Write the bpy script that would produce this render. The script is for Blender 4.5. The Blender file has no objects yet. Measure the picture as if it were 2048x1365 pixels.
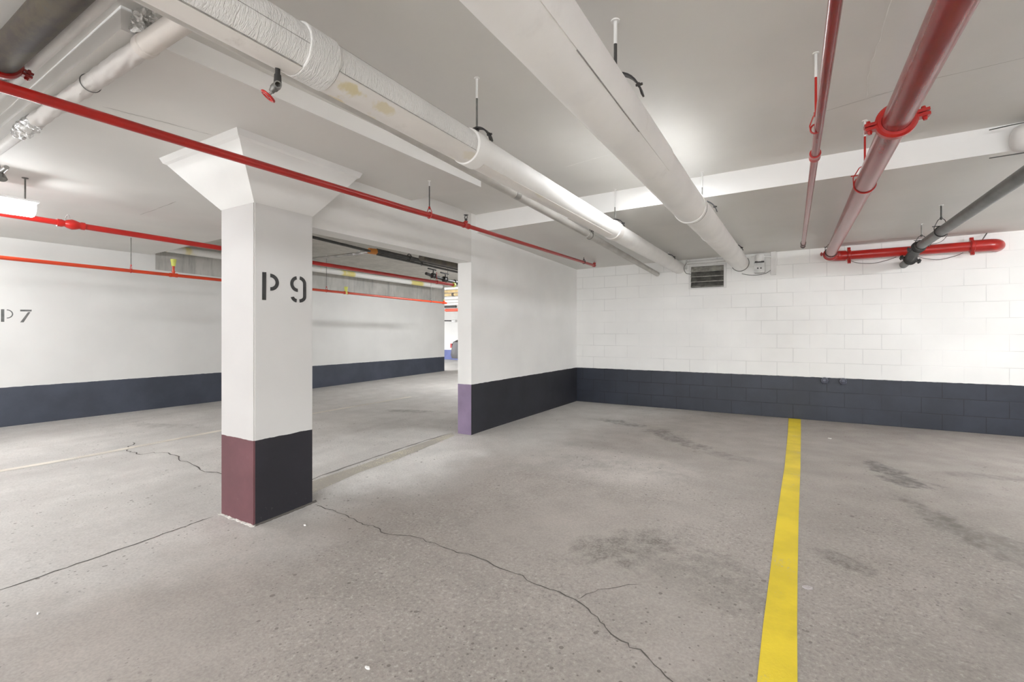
import bpy, bmesh, math, random
from mathutils import Vector, Matrix, noise
random.seed(7)
scene = bpy.context.scene
col = scene.collection
PI = math.pi

# ------------------------------------------------------------------ camera, world, exposure
cd = bpy.data.cameras.new('camera')
cam = bpy.data.objects.new('camera', cd); col.objects.link(cam)
cam.location = (3.2948, -7.79, 1.2246)
cam.rotation_euler = (PI/2, 0, 0.537)
cd.sensor_width = 36.0
cd.lens = 937.95/2048*36.0
cd.shift_x = -0.0002
cd.shift_y = -0.00831
cd.clip_start = 0.02
scene.camera = cam

W = bpy.data.worlds.new('world'); scene.world = W
W.use_nodes = True
W.node_tree.nodes['Background'].inputs[0].default_value = (0.96, 0.98, 1.0, 1)
W.node_tree.nodes['Background'].inputs[1].default_value = 2.6

vs = scene.view_settings
vs.view_transform = 'Standard'; vs.look = 'None'; vs.gamma = 1; vs.use_curve_mapping = False
vs.exposure = 1.02
scene.cycles.max_bounces = 8
scene.cycles.diffuse_bounces = 6
scene.cycles.use_adaptive_sampling = True
scene.cycles.adaptive_threshold = 0.04
scene.cycles.sample_clamp_indirect = 10

LANE_LAMP, FAR_FILL, BACK_FILL, RIGHT_FILL, STALL_FILL = 20.0, 54.0, 104.0, 42.0, 14.0  # only the lane lamp is in view, the others are added fill
LANE_SIDE_FILL, FAR_HALL_FILL = 38.0, 9.0

# ------------------------------------------------------------------ node helpers
class NT:
    def __init__(s, name):
        s.m = bpy.data.materials.new(name); s.m.use_nodes = True
        s.t = s.m.node_tree; s.n = s.t.nodes; s.l = s.t.links
        s.b = s.n['Principled BSDF']
        s._co = None
    def new(s, typ, **kw):
        nd = s.n.new(typ)
        for k, v in kw.items(): setattr(nd, k, v)
        return nd
    def put(s, sock, v):
        if isinstance(v, bpy.types.NodeSocket): s.l.new(v, sock)
        elif v is not None: sock.default_value = v
    def co(s):
        if s._co is None: s._co = s.new('ShaderNodeTexCoord').outputs['Object']
        return s._co
    def xyz(s):
        x = s.new('ShaderNodeSeparateXYZ'); s.l.new(s.co(), x.inputs[0]); return x.outputs
    def math(s, op, a, b=None, c=None, clamp=False):
        nd = s.new('ShaderNodeMath', operation=op); nd.use_clamp = clamp
        s.put(nd.inputs[0], a); s.put(nd.inputs[1], b)
        if c is not None: s.put(nd.inputs[2], c)
        return nd.outputs[0]
    def noise(s, scale, detail=4, rough=.5, vec=None, dist=0.0):
        nd = s.new('ShaderNodeTexNoise'); nd.inputs['Scale'].default_value = scale
        nd.inputs['Detail'].default_value = detail; nd.inputs['Roughness'].default_value = rough
        nd.inputs['Distortion'].default_value = dist
        s.l.new(vec if vec is not None else s.co(), nd.inputs['Vector']); return nd.outputs['Fac']
    def scaled(s, sc, loc=(0,0,0), rot=(0,0,0)):
        nd = s.new('ShaderNodeMapping'); s.l.new(s.co(), nd.inputs['Vector'])
        nd.inputs['Scale'].default_value = sc; nd.inputs['Location'].default_value = loc
        nd.inputs['Rotation'].default_value = rot
        return nd.outputs[0]
    def ramp(s, v, lo, hi, a=0.0, b=1.0):
        nd = s.new('ShaderNodeMapRange'); nd.interpolation_type = 'SMOOTHSTEP'
        s.put(nd.inputs[0], v)
        for i, q in enumerate((lo, hi, a, b)): nd.inputs[1+i].default_value = q
        return nd.outputs[0]
    def mix(s, f, a, b, blend='MIX'):
        nd = s.new('ShaderNodeMix', data_type='RGBA', blend_type=blend)
        s.put(nd.inputs[0], f)
        s.put(nd.inputs[6], a if isinstance(a, bpy.types.NodeSocket) else (*a, 1))
        s.put(nd.inputs[7], b if isinstance(b, bpy.types.NodeSocket) else (*b, 1))
        return nd.outputs[2]
    def scale(s, c, f):
        nd = s.new('ShaderNodeVectorMath', operation='SCALE')
        s.put(nd.inputs[0], c if isinstance(c, bpy.types.NodeSocket) else c); s.put(nd.inputs['Scale'], f); return nd.outputs[0]
    def base(s, c): s.put(s.b.inputs['Base Color'], c if isinstance(c, bpy.types.NodeSocket) else (*c, 1))
    def bump(s, h, strength=.3, dist=.01):
        nd = s.new('ShaderNodeBump'); nd.inputs['Strength'].default_value = strength
        nd.inputs['Distance'].default_value = dist; s.l.new(h, nd.inputs['Height'])
        s.l.new(nd.outputs[0], s.b.inputs['Normal'])
    def rough(s, v): s.put(s.b.inputs['Roughness'], v)
    def metal(s, v): s.b.inputs['Metallic'].default_value = v

def simple(name, c, rough=.6, metal=0.0, var=.08, scale=6, bump=0.0, bscale=60, spec=None):
    t = NT(name)
    f = t.ramp(t.noise(scale, 5), .3, .7, 1-var, 1+var)
    t.base(t.scale(c, f)); t.rough(rough); t.metal(metal)
    if bump: t.bump(t.noise(bscale, 4), bump, .004)
    if spec is not None: t.b.inputs['Specular IOR Level'].default_value = spec
    return t.m

WHITE = (.84, .832, .812)
NAVY = (.040, .045, .062)

def wall_paint(name, zband, band=NAVY, white=WHITE, brick=None, concrete=None, brough=.45):
    t = NT(name); x = t.xyz()
    big = t.ramp(t.noise(1.3, 4), .3, .7, .96, 1.03)
    w = t.scale(white, big)
    bandvar = t.ramp(t.noise(2.2, 5, .6), .3, .7, .85, 1.2)
    b = t.scale(band, bandvar)
    edge = t.math('ADD', x[2], t.math('MULTIPLY', t.math('SUBTRACT', t.noise(14, 3), .5), .012))
    mk = t.math('LESS_THAN', edge, zband)
    # scuffed bare flecks along the foot of the band
    chips = t.math('MULTIPLY', t.math('GREATER_THAN', t.noise(38, 4, .7), .68), t.math('LESS_THAN', x[2], zband-.42))
    b2 = t.mix(t.math('MULTIPLY', chips, .35), b, (.2, .19, .18))
    c = t.mix(mk, w, b2)
    if concrete:
        y0, z0, sl = concrete
        zz = t.math('ADD', t.math('MULTIPLY', t.math('SUBTRACT', x[1], y0), sl), z0)
        m2 = t.math('MULTIPLY', t.math('GREATER_THAN', x[2], zz), t.math('GREATER_THAN', x[1], y0))
        streak = t.ramp(t.noise(3.0, 6, .65, t.scaled((1, 5, .5))), .45, .75, 0, .55)
        cc = t.mix(streak, t.scale((.47, .46, .43), t.ramp(t.noise(2.5, 5), .3, .7, .85, 1.1)), (.20, .195, .185))
        c = t.mix(m2, c, cc)
    hb = t.noise(45, 4)
    if brick:
        br = t.new('ShaderNodeTexBrick')
        cmb = t.new('ShaderNodeCombineXYZ'); t.l.new(t.math('ADD', x[0], brick), cmb.inputs[0]); t.l.new(x[2], cmb.inputs[1])
        t.l.new(cmb.outputs[0], br.inputs['Vector'])
        br.inputs['Scale'].default_value = 1; br.inputs['Mortar Size'].default_value = .0045
        br.inputs['Mortar Smooth'].default_value = .35
        br.inputs['Brick Width'].default_value = .4; br.inputs['Row Height'].default_value = .2
        br.inputs['Color1'].default_value = (1,1,1,1); br.inputs['Color2'].default_value = (.96,.96,.96,1)
        br.inputs['Mortar'].default_value = (0,0,0,1)
        f = br.outputs['Fac']
        patch = t.ramp(t.noise(1.1, 3), .42, .6, .05, .34)
        dk = t.math('ADD', t.math('MULTIPLY', mk, t.ramp(t.noise(1.7, 3), .38, .62, .35, 1)), patch, clamp=True)
        c = t.mix(t.math('MULTIPLY', f, dk), c, t.scale(c, .42))
        h = t.math('SUBTRACT', t.math('MULTIPLY', hb, .12), t.math('MULTIPLY', f, .7))
        t.bump(h, .35, .006)
    else:
        t.bump(hb, .06, .004)
    t.base(c)
    t.rough(t.math('SUBTRACT', .62, t.math('MULTIPLY', mk, .62-brough)))
    return t.m

def make_floor():
    t = NT('worn_concrete'); x = t.xyz()
    n1 = t.ramp(t.noise(.55, 5, .55), .3, .7, .90, 1.08)
    n2 = t.ramp(t.noise(3.2, 6, .62), .3, .7, .93, 1.06)
    fine = t.ramp(t.noise(75, 3, .6), .3, .7, .90, 1.09)
    # pale trowelled concrete, lightened further for lamplight, in the lane and along the stall edge, worn darker concrete inside the stall
    edge = t.math('ADD', x[0], t.math('MULTIPLY', t.math('SUBTRACT', t.noise(1.1, 4, .6), .5), 1.6))
    edge = t.math('ADD', edge, t.math('MULTIPLY', t.math('ADD', x[1], 4.6), -.28))
    pale = t.ramp(edge, 1.15, .15, 0, 1)
    c = t.mix(pale, (.36, .328, .30), (.55, .528, .502))
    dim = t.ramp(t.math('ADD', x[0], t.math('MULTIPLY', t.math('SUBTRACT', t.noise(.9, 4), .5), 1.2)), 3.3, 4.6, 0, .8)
    c = t.mix(dim, c, (.305, .275, .252))  # right side darkened in the colour to imitate its weaker light
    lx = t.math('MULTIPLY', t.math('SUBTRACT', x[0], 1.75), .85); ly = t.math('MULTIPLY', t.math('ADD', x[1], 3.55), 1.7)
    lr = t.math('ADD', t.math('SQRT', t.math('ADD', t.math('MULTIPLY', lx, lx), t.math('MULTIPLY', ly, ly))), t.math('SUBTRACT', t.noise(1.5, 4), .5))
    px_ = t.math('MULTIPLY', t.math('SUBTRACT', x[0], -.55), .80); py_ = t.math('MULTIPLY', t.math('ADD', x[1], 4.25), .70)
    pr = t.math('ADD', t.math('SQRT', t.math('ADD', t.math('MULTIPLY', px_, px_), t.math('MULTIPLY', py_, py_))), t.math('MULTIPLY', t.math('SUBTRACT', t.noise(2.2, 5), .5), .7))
    c = t.mix(t.ramp(pr, 1.0, .5, 0, .9), c, (.80, .785, .76))  # painted pool of lamplight between column and partition
    c = t.mix(t.ramp(lr, 1.0, .3, 0, .7), c, (.52, .487, .457))  # painted brighter pool of light in the middle of the stall
    c = t.scale(c, t.math('MULTIPLY', n1, t.math('MULTIPLY', n2, fine)))
    # tyre polish and long sweeps along the driving lane (towards Y) on the aisle side
    aisle = t.ramp(x[0], .3, -1.2, 0, 1)
    sweep = t.ramp(t.noise(1.0, 5, .6, t.scaled((1.6, .16, 1))), .40, .68, 0, 1)
    c = t.mix(t.math('MULTIPLY', aisle, t.math('MULTIPLY', sweep, .34)), c, (.38, .355, .34))
        # exposed aggregate in the worn stall: light and dark grit
    near = t.ramp(x[1], -2.6, -4.6, 0, 1)
    worn = t.math('MULTIPLY', t.math('MULTIPLY', t.ramp(t.noise(.8, 4, .5, t.scaled((1,1,1), (3.1, 1.7, 0))), .36, .6, .15, 1), t.ramp(x[0], .2, 1.2, .1, 1)), near)
    g = t.noise(48, 4, .75, t.scaled((1, 1.0, 1)))
    c = t.mix(t.math('MULTIPLY', worn, t.ramp(g, .54, .66, 0, .60)), c, (.17, .155, .143))
    c = t.mix(t.math('MULTIPLY', worn, t.ramp(g, .45, .34, 0, .55)), c, (.56, .535, .50))
    # pits and dark flecks
    v = t.new('ShaderNodeTexVoronoi'); v.inputs['Scale'].default_value = 11; t.l.new(t.co(), v.inputs['Vector'])
    v2 = t.new('ShaderNodeTexVoronoi'); v2.inputs['Scale'].default_value = 23; t.l.new(t.co(), v2.inputs['Vector'])
    pz = t.ramp(t.noise(.9, 3, .5, t.scaled((1,1,1), (7.7, 2.1, 0))), .40, .60, .15, 1)
    pw = t.math('MULTIPLY', t.noise(9, 2), .34)
    pit = t.math('MULTIPLY', t.math('LESS_THAN', v.outputs['Distance'], t.math('SUBTRACT', pw, .085)), pz)
    pit2 = t.math('MULTIPLY', t.math('LESS_THAN', v2.outputs['Distance'], t.math('SUBTRACT', pw, .06)), pz)
    pits = t.math('MAXIMUM', pit, pit2)
    c = t.mix(t.math('MULTIPLY', pits, .72), c, (.13, .115, .10))
    # oil and water stains, each with its own place and shape
    dist = t.noise(2.3, 7, .7, None, .6)
    grainy = t.ramp(t.noise(13, 6, .7), .36, .60, .25, 1)
    dist2 = t.noise(9, 5, .65)
    def blob(cx, cy, rx, ry, rot, amt, colr, soft=.45, grain=0.0):
        nonlocal c
        amt = min(.95, amt*1.6)
        dx = t.math('SUBTRACT', x[0], cx); dy = t.math('SUBTRACT', x[1], cy)
        cr, sr = math.cos(rot), math.sin(rot)
        u = t.math('DIVIDE', t.math('ADD', t.math('MULTIPLY', dx, cr), t.math('MULTIPLY', dy, sr)), rx)
        w = t.math('DIVIDE', t.math('SUBTRACT', t.math('MULTIPLY', dy, cr), t.math('MULTIPLY', dx, sr)), ry)
        d = t.math('SQRT', t.math('ADD', t.math('MULTIPLY', u, u), t.math('MULTIPLY', w, w)))
        d = t.math('ADD', d, t.math('MULTIPLY', t.math('SUBTRACT', dist, .5), 3.0))
        d = t.math('ADD', d, t.math('MULTIPLY', t.math('SUBTRACT', dist2, .5), 1.6))
        f = t.math('MULTIPLY', t.ramp(d, 1.15, .9-soft, 0, amt), grainy)
        if grain: f = t.math('MULTIPLY', f, t.ramp(t.noise(70, 3, .7), .38, .6, 1-grain, 1))
        c = t.mix(f, c, colr)
    DK = (.17, .155, .14)
    blob(1.35, -1.60, .55, .16, -.25, .50, DK)
    blob(2.15, -2.20, .60, .17, -.75, .55, DK)
    blob(2.75, -2.70, .35, .15, -.6, .35, DK)
    blob(4.02, -2.50, .34, .10, -1.30, .85, (.13,.12,.11), .35)
    blob(4.10, -2.85, .20, .12, -.3, .75, (.13,.12,.11), .3)
    blob(4.12, -3.62, .42, .10, -1.2, .60, DK)
    blob(4.45, -4.05, .70, .16, -.95, .45, DK)
    blob(4.75, -2.3, .35, .10, .1, .35, DK)
    blob(2.43, -4.92, .36, .24, .75, .55, (.15,.135,.12), .5, .6)
    blob(2.9, -5.05, .45, .30, .2, .38, DK, .7, .5)
    blob(3.55, -4.55, .14, .07, -.4, .65, DK, .4, .5)
    blob(1.75, -3.6, .9, .30, .2, .22, DK, .8)
    blob(4.35, -4.85, .6, .35, -.6, .30, DK, .8, .4)
    blob(-1.9, -2.2, .5, .12, .3, .35, DK)
    blob(-.9, -1.4, .35, .10, .2, .40, DK)
    blob(-4.4, -4.6, .7, .15, .3, .25, DK)
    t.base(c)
    t.rough(t.ramp(t.noise(4, 4), .3, .7, .5, .72))
    h = t.math('SUBTRACT', t.math('ADD', t.math('MULTIPLY', g, t.math('ADD', t.math('MULTIPLY', worn, .8), .12)), t.math('MULTIPLY', n2, .3)), t.math('MULTIPLY', pits, .5))
    t.bump(h, .35, .006)
    return t.m

M = {}
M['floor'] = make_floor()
M['ceiling'] = simple('ceiling_paint', (.71, .697, .668), .7, 0, .035, 1.2, .05, 40)
def conc(name, c):
    t = NT(name)
    s = t.ramp(t.noise(1.6, 6, .65), .4, .72, 0, .45)
    cc = t.mix(s, t.scale(c, t.ramp(t.noise(9, 5), .3, .7, .9, 1.1)), tuple(q*.55 for q in c))
    t.base(cc); t.rough(.8); t.bump(t.noise(30, 5), .15, .006); return t.m
M['step_lightened'] = simple('lightened_step_face', (.94, .935, .92), .6, 0, .03, 1.2, .05, 40)  # ceiling colour lightened on upright faces to imitate the light they catch
M['concrete'] = conc('bare_concrete', (.50, .485, .44))
M['wall_block'] = wall_paint('painted_block', .6, (.024, .029, .043), (.90, .892, .87), brick=.0852)
M['unseen_wall'] = wall_paint('painted_unseen_wall', .55)
M['wall_part'] = wall_paint('painted_partition', .6, (.021, .022, .029), (.92, .915, .90), brough=.6)
M['wall_left'] = wall_paint('painted_lane_wall', .452, (.050, .058, .080), (.70, .695, .675), concrete=(-3.97, 2.315, -.023))
M['wall_far'] = wall_paint('painted_far_wall', .44, (.16, .19, .42))
M['column'] = wall_paint('painted_column', .46, (.016, .015, .021), (.68, .672, .656), brough=.62)
M['column_end'] = wall_paint('column_lane_face', .46, (.15, .062, .072), (.59, .572, .56), brough=.5)  # lane face of the column: maroon band, duller and pinker white
M['part_end'] = wall_paint('partition_end_face', .6, (.25, .19, .29), (.90, .89, .87), brough=.5)  # lane end of the partition: purple band below the white
M['capital'] = simple('capital_paint', (.76, .75, .728), .65, 0, .03, 2, .05, 40)
M['black_stencil'] = simple('black_stencil_paint', (.035, .034, .033), .6, 0, .2, 20)
M['grey_stencil'] = simple('grey_stencil_paint', (.15, .15, .145), .6, 0, .2, 20)
def red_paint(name, c, rough=.28):
    t = NT(name)
    t.base(t.scale(c, t.ramp(t.noise(5, 5), .3, .7, .9, 1.08)))
    t.rough(rough); t.bump(t.noise(55, 4, .6), .05, .003)
    t.b.inputs['Coat Weight'].default_value = .3; t.b.inputs['Coat Roughness'].default_value = .22
    return t.m
M['red'] = red_paint('red_gloss_paint', (.40, .010, .006))
M['red_main'] = red_paint('red_main_paint', (.27, .010, .008), .25)
M['red_bright'] = red_paint('bright_red_paint', (.46, .012, .008))
M['red_orange'] = red_paint('orange_red_paint', (.62, .055, .015))
def jacket(name, c, wave=0.0, dirt=.25, rough=.62):
    t = NT(name)
    d = t.ramp(t.noise(5, 6, .68), .56, .78, 0, dirt)
    cc = t.mix(d, t.scale(c, t.ramp(t.noise(2.2, 4), .3, .7, .94, 1.04)), (.30, .27, .235))
    t.base(cc); t.rough(rough)
    if wave:
        w = t.noise(1.0, 3, .55, t.scaled((26, 120, 26), (0,0,0), (0,0,0)), 1.2)
        t.bump(w, wave, .012)
    else:
        t.bump(t.noise(9, 4), .12, .01)
    return t.m
M['jacket_canvas'] = jacket('ribbed_canvas_jacket', (.94, .93, .91), .9, .18)
M['jacket_smooth'] = jacket('smooth_pipe_jacket', (.95, .94, .922), 0, .10)
M['jacket_lower'] = None
M['jacket_beige'] = jacket('beige_pipe_jacket', (.62, .575, .53), 0, .35)
M['jacket_grey'] = jacket('grey_pipe_jacket', (.60, .57, .54), 0, .4)
def lower_jacket():
    t = NT('stained_lower_jacket'); x = t.xyz()
    d = t.ramp(t.noise(6, 6, .7), .6, .8, 0, .4)
    cc = t.mix(d, t.scale((.85, .82, .785), t.ramp(t.noise(2.2, 4), .3, .7, .95, 1.03)), (.34, .29, .24))
    for (cy, ry, a) in ((-6.53, .075, .62), (-6.36, .07, .45), (-5.74, .07, .22), (-4.9, .10, .2)):
        u = t.math('DIVIDE', t.math('SUBTRACT', x[1], cy), ry)
        w = t.math('DIVIDE', t.math('SUBTRACT', x[2], 2.176), .018)
        q = t.math('SQRT', t.math('ADD', t.math('MULTIPLY', u, u), t.math('MULTIPLY', w, w)))
        q = t.math('ADD', q, t.math('MULTIPLY', t.math('SUBTRACT', t.noise(17, 4, .6), .5), 2.0))
        cc = t.mix(t.ramp(q, 1.0, .5, 0, a), cc, (.66, .55, .22))
    t.base(cc); t.rough(.5); t.bump(t.noise(14, 4), .12, .008); return t.m
M['jacket_lower'] = lower_jacket()
M['seam'] = simple('dark_seam_strip', (.40, .38, .36), .8, 0, .3, 30)  # thin darker strip along the jacket seams
M['plain_white'] = simple('white_pipe_paint', (.76, .75, .73), .5, 0, .06, 5)
M['drain_grey'] = simple('pale_grey_drain', (.52, .50, .47), .55, 0, .12, 4, .08, 30)
M['iron'] = simple('black_iron', (.045, .043, .042), .45, .35, .25, 12, .1, 80)
M['iron_dark'] = simple('blackened_steel', (.07, .068, .064), .5, .3, .2, 12)
M['rod_grey'] = simple('threaded_rod_steel', (.20, .195, .18), .45, .5, .2, 30)
M['dark_pipe'] = simple('dark_grey_pipe', (.115, .118, .112), .38, .1, .22, 7, .06, 40)
def brown():
    t = NT('mottled_brown_iron')
    c = t.mix(t.ramp(t.noise(9, 6, .65, t.scaled((.5, 1, 1))), .4, .62, 0, 1), (.050, .040, .036), (.088, .072, .048))
    c = t.mix(t.ramp(t.noise(16, 5), .6, .75, 0, .6), c, (.066, .070, .066))
    t.base(c); t.rough(.5); t.metal(.1); t.bump(t.noise(40, 4), .1, .003); return t.m
M['brown'] = brown()
def foil():
    t = NT('crumpled_foil'); t.base((.80, .80, .79)); t.metal(1.0); t.rough(.24)
    t.bump(t.noise(45, 5, .7), .8, .01); return t.m
M['foil'] = foil()
M['galv'] = simple('galvanised_steel', (.42, .41, .39), .42, .7, .15, 10)
M['louvre'] = simple('dark_louvre', (.15, .145, .13), .55, .3, .3, 14)
M['louvre_pale'] = simple('pale_louvre', (.33, .32, .29), .6, .2, .25, 16)  # paler colour for the blade lips and the top blade
M['void'] = simple('dark_duct_interior', (.02, .02, .02), .9)
M['cable'] = simple('dark_cable', (.10, .10, .095), .5)
M['navy_cap'] = simple('navy_cap_paint', (.085, .09, .12), .35, 0, .2, 30)
M['yellow_cap'] = simple('lime_yellow_plastic', (.70, .74, .16), .45, 0, .05)
M['orange_cap'] = simple('orange_fitting', (.62, .23, .04), .5, 0, .1)
M['wood'] = simple('ochre_painted_pipe', (.55, .41, .20), .6, 0, .2, 5)
M['yellow_white'] = None
def yw():
    t = NT('yellow_patched_white_pipe'); x = t.xyz()
    f = t.ramp(t.noise(1.2, 4, .6, t.scaled((.3, 1, .3))), .52, .60, 0, 1)
    t.base(t.mix(f, (.72, .71, .68), (.66, .57, .20))); t.rough(.55); return t.m
M['yellow_white'] = yw()
def worn_line(name, c, cover, scale=1.0):
    t = NT(name)
    n = t.noise(70*scale, 4, .7); n2 = t.noise(2.2, 5, .6)
    k = t.math('ADD', t.math('MULTIPLY', n, .5), t.math('MULTIPLY', n2, .5))
    f = t.ramp(k, cover-.06, cover+.06, 1, 0)
    v = t.ramp(t.noise(3, 4), .3, .7, .9, 1.1)
    cc = t.scale(c, v)
    g = t.ramp(t.noise(1.7, 5, .65), .5, .72, 0, .4)
    cc = t.mix(g, cc, tuple(q*.62 for q in c))
    t.base(t.mix(t.math('SUBTRACT', 1.0, f), cc, (.50, .47, .42)))
    t.rough(.5); t.bump(n, .3, .004); return t.m
M['yellow'] = worn_line('yellow_road_paint', (.78, .60, .03), .62)
M['old_yellow'] = worn_line('worn_out_yellow_paint', (.76, .73, .58), .47)
M['old_white'] = worn_line('worn_out_cream_paint', (.68, .63, .55), .56)
M['crack'] = simple('crack_dirt', (.11, .10, .09), .9)
M['grout'] = simple('ragged_white_caulk', (.62, .60, .56), .8, 0, .3, 30)
M['scrap'] = simple('white_paper', (.85, .84, .82), .7)
M['scrap_grey'] = simple('grey_lilac_film', (.46, .43, .43), .5)
M['housing'] = simple('white_lamp_housing', (.85, .85, .84), .4)
M['car_paint'] = simple('dark_car_paint', (.045, .040, .042), .25)
M['car_glass'] = simple('dark_car_glass', (.02, .025, .03), .08)
M['rubber'] = simple('tyre_rubber', (.02, .02, .02), .8)
M['tail'] = simple('tail_lamp_red', (.35, .02, .02), .2)
def glow(name, strength, c=(.96, .98, 1.0)):
    t = NT(name); t.base((.9, .9, .88))
    t.b.inputs['Emission Color'].default_value = (*c, 1); t.b.inputs['Emission Strength'].default_value = strength
    return t.m
M['glow'] = glow('lit_lane_diffuser', LANE_LAMP)
M['glow_far'] = glow('far_fill_diffuser', FAR_FILL)
M['glow_right'] = glow('right_fill_diffuser', RIGHT_FILL)
M['glow_stall'] = glow('stall_fill_panel', STALL_FILL)
M['glow_side'] = glow('lane_side_fill_diffuser', LANE_SIDE_FILL)
M['glow_hall'] = glow('far_hall_fill_diffuser', FAR_HALL_FILL)
M['glow_back'] = glow('back_fill_diffuser', BACK_FILL)

# ------------------------------------------------------------------ mesh helpers
def obj(name, bm, mat, parent=None, smooth=True):
    me = bpy.data.meshes.new(name); bmesh.ops.recalc_face_normals(bm, faces=bm.faces[:])
    bm.to_mesh(me); bm.free()
    for m_ in (mat if isinstance(mat, (list, tuple)) else [mat]): me.materials.append(m_)
    if smooth:
        for p in me.polygons: p.use_smooth = True
        try: me.set_sharp_from_angle(angle=math.radians(38))
        except Exception: pass
    o = bpy.data.objects.new(name, me); col.objects.link(o)
    if parent is not None:
        o.parent = parent
        o.matrix_parent_inverse = Matrix.Translation(-parent.location) if parent.type == 'EMPTY' else Matrix()
    return o
def thing(name, label, cat, loc=(0,0,0), group=None):
    o = bpy.data.objects.new(name, None); col.objects.link(o); o.location = loc; o.empty_display_size = .05
    o['label'] = label; o['category'] = cat
    if group: o['group'] = group
    return o
def tag(o, label, cat, group=None):
    o['label'] = label; o['category'] = cat
    if group: o['group'] = group
    return o
def struct(o, label=None, cat=None):
    o['kind'] = 'structure'
    if label: o['label'] = label
    if cat: o['category'] = cat
    return o
def B(): return bmesh.new()
def box(bm, lo, hi, mi=0):
    x0,y0,z0 = lo; x1,y1,z1 = hi
    v = [bm.verts.new(p) for p in ((x0,y0,z0),(x1,y0,z0),(x1,y1,z0),(x0,y1,z0),(x0,y0,z1),(x1,y0,z1),(x1,y1,z1),(x0,y1,z1))]
    for f in ((0,3,2,1),(4,5,6,7),(0,1,5,4),(1,2,6,5),(2,3,7,6),(3,0,4,7)):
        bm.faces.new([v[i] for i in f]).material_index = mi
    return v
def hexa(bm, v8, mi=0):
    v = [bm.verts.new(p) for p in v8]
    for f in ((0,3,2,1),(4,5,6,7),(0,1,5,4),(1,2,6,5),(2,3,7,6),(3,0,4,7)):
        bm.faces.new([v[i] for i in f]).material_index = mi
def obox(bm, c, half, rot):
    v = box(bm, tuple(-h for h in half), half)
    mt = Matrix.Translation(c) @ rot.to_4x4()
    bmesh.ops.transform(bm, matrix=mt, verts=v)
def frame(d):
    d = Vector(d).normalized()
    up = Vector((0,0,1)) if abs(d.z) < .9 else Vector((0,1,0))
    a = d.cross(up).normalized(); b = a.cross(d).normalized()
    return d, a, b
def tube(bm, pts, r, seg=16, mi=0, jitter=0, caps=True):
    pts = [Vector(p) for p in pts]; n = len(pts)
    rr = r if isinstance(r, (list, tuple)) else [r]*n
    rings = []; pa = None
    for i, p in enumerate(pts):
        if i == 0: d = pts[1]-pts[0]
        elif i == n-1: d = pts[-1]-pts[-2]
        else: d = (pts[i+1]-p).normalized() + (p-pts[i-1]).normalized()
        d.normalize()
        if pa is None: _, a, b = frame(d)
        else:
            a = (pa - d*pa.dot(d)).normalized(); b = a.cross(d).normalized()
        pa = a
        ring = []
        for k in range(seg):
            t = 2*PI*k/seg
            q = rr[i]
            if jitter: q += jitter*noise.noise(Vector((p.x*9+math.cos(t)*2, p.y*9+math.sin(t)*2, p.z*9+i*.3)))
            ring.append(bm.verts.new(p + (a*math.cos(t)+b*math.sin(t))*q))
        rings.append(ring)
    for i in range(n-1):
        for k in range(seg):
            f = bm.faces.new((rings[i][k], rings[i][(k+1)%seg], rings[i+1][(k+1)%seg], rings[i+1][k])); f.material_index = mi
    if caps:
        bm.faces.new(list(reversed(rings[0]))).material_index = mi
        bm.faces.new(rings[-1]).material_index = mi
def lathe(bm, o, d, prof, seg=24, mi=0, closed=False):
    o = Vector(o); d, a, b = frame(d)
    rings = []
    for (t, r) in prof:
        rings.append([bm.verts.new(o + d*t + (a*math.cos(2*PI*k/seg)+b*math.sin(2*PI*k/seg))*max(r, 1e-5)) for k in range(seg)])
    m = len(rings)
    for i in range(m if closed else m-1):
        R0, R1 = rings[i], rings[(i+1) % m]
        for k in range(seg):
            bm.faces.new((R0[k], R0[(k+1)%seg], R1[(k+1)%seg], R1[k])).material_index = mi
    if not closed:
        bm.faces.new(list(reversed(rings[0]))).material_index = mi; bm.faces.new(rings[-1]).material_index = mi
def collar(bm, o, d, r_in, r_out, w, seg=32, bev=.25):
    e = (r_out-r_in)*bev
    lathe(bm, o, d, [(-w/2, r_in), (-w/2, r_out-e), (-w/2+e, r_out), (w/2-e, r_out), (w/2, r_out-e), (w/2, r_in)], seg, closed=True)
def arc_shell(bm, pts, r0, r1, a0, a1, seg=14):
    """part of a sleeve running along pts (mostly along Y); angles in the XZ plane"""
    prev = None
    for p in pts:
        p = Vector(p); ring = []
        for k in range(seg+1):
            t = math.radians(a0 + (a1-a0)*k/seg)
            ring.append((bm.verts.new(p+Vector((math.cos(t)*r0, 0, math.sin(t)*r0))), bm.verts.new(p+Vector((math.cos(t)*r1, 0, math.sin(t)*r1)))))
        if prev:
            for k in range(seg):
                bm.faces.new((prev[k][1], prev[k+1][1], ring[k+1][1], ring[k][1]))
                bm.faces.new((prev[k][0], ring[k][0], ring[k+1][0], prev[k+1][0]))
            for k in (0, seg): bm.faces.new((prev[k][0], prev[k][1], ring[k][1], ring[k][0]))
        else:
            for k in range(seg): bm.faces.new((ring[k][0], ring[k+1][0], ring[k+1][1], ring[k][1]))
        prev = ring
    for k in range(seg): bm.faces.new((prev[k][0], prev[k][1], prev[k+1][1], prev[k+1][0]))
def line(p, q, n): 
    p, q = Vector(p), Vector(q); return [p.lerp(q, i/(n-1)) for i in range(n)]

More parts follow.
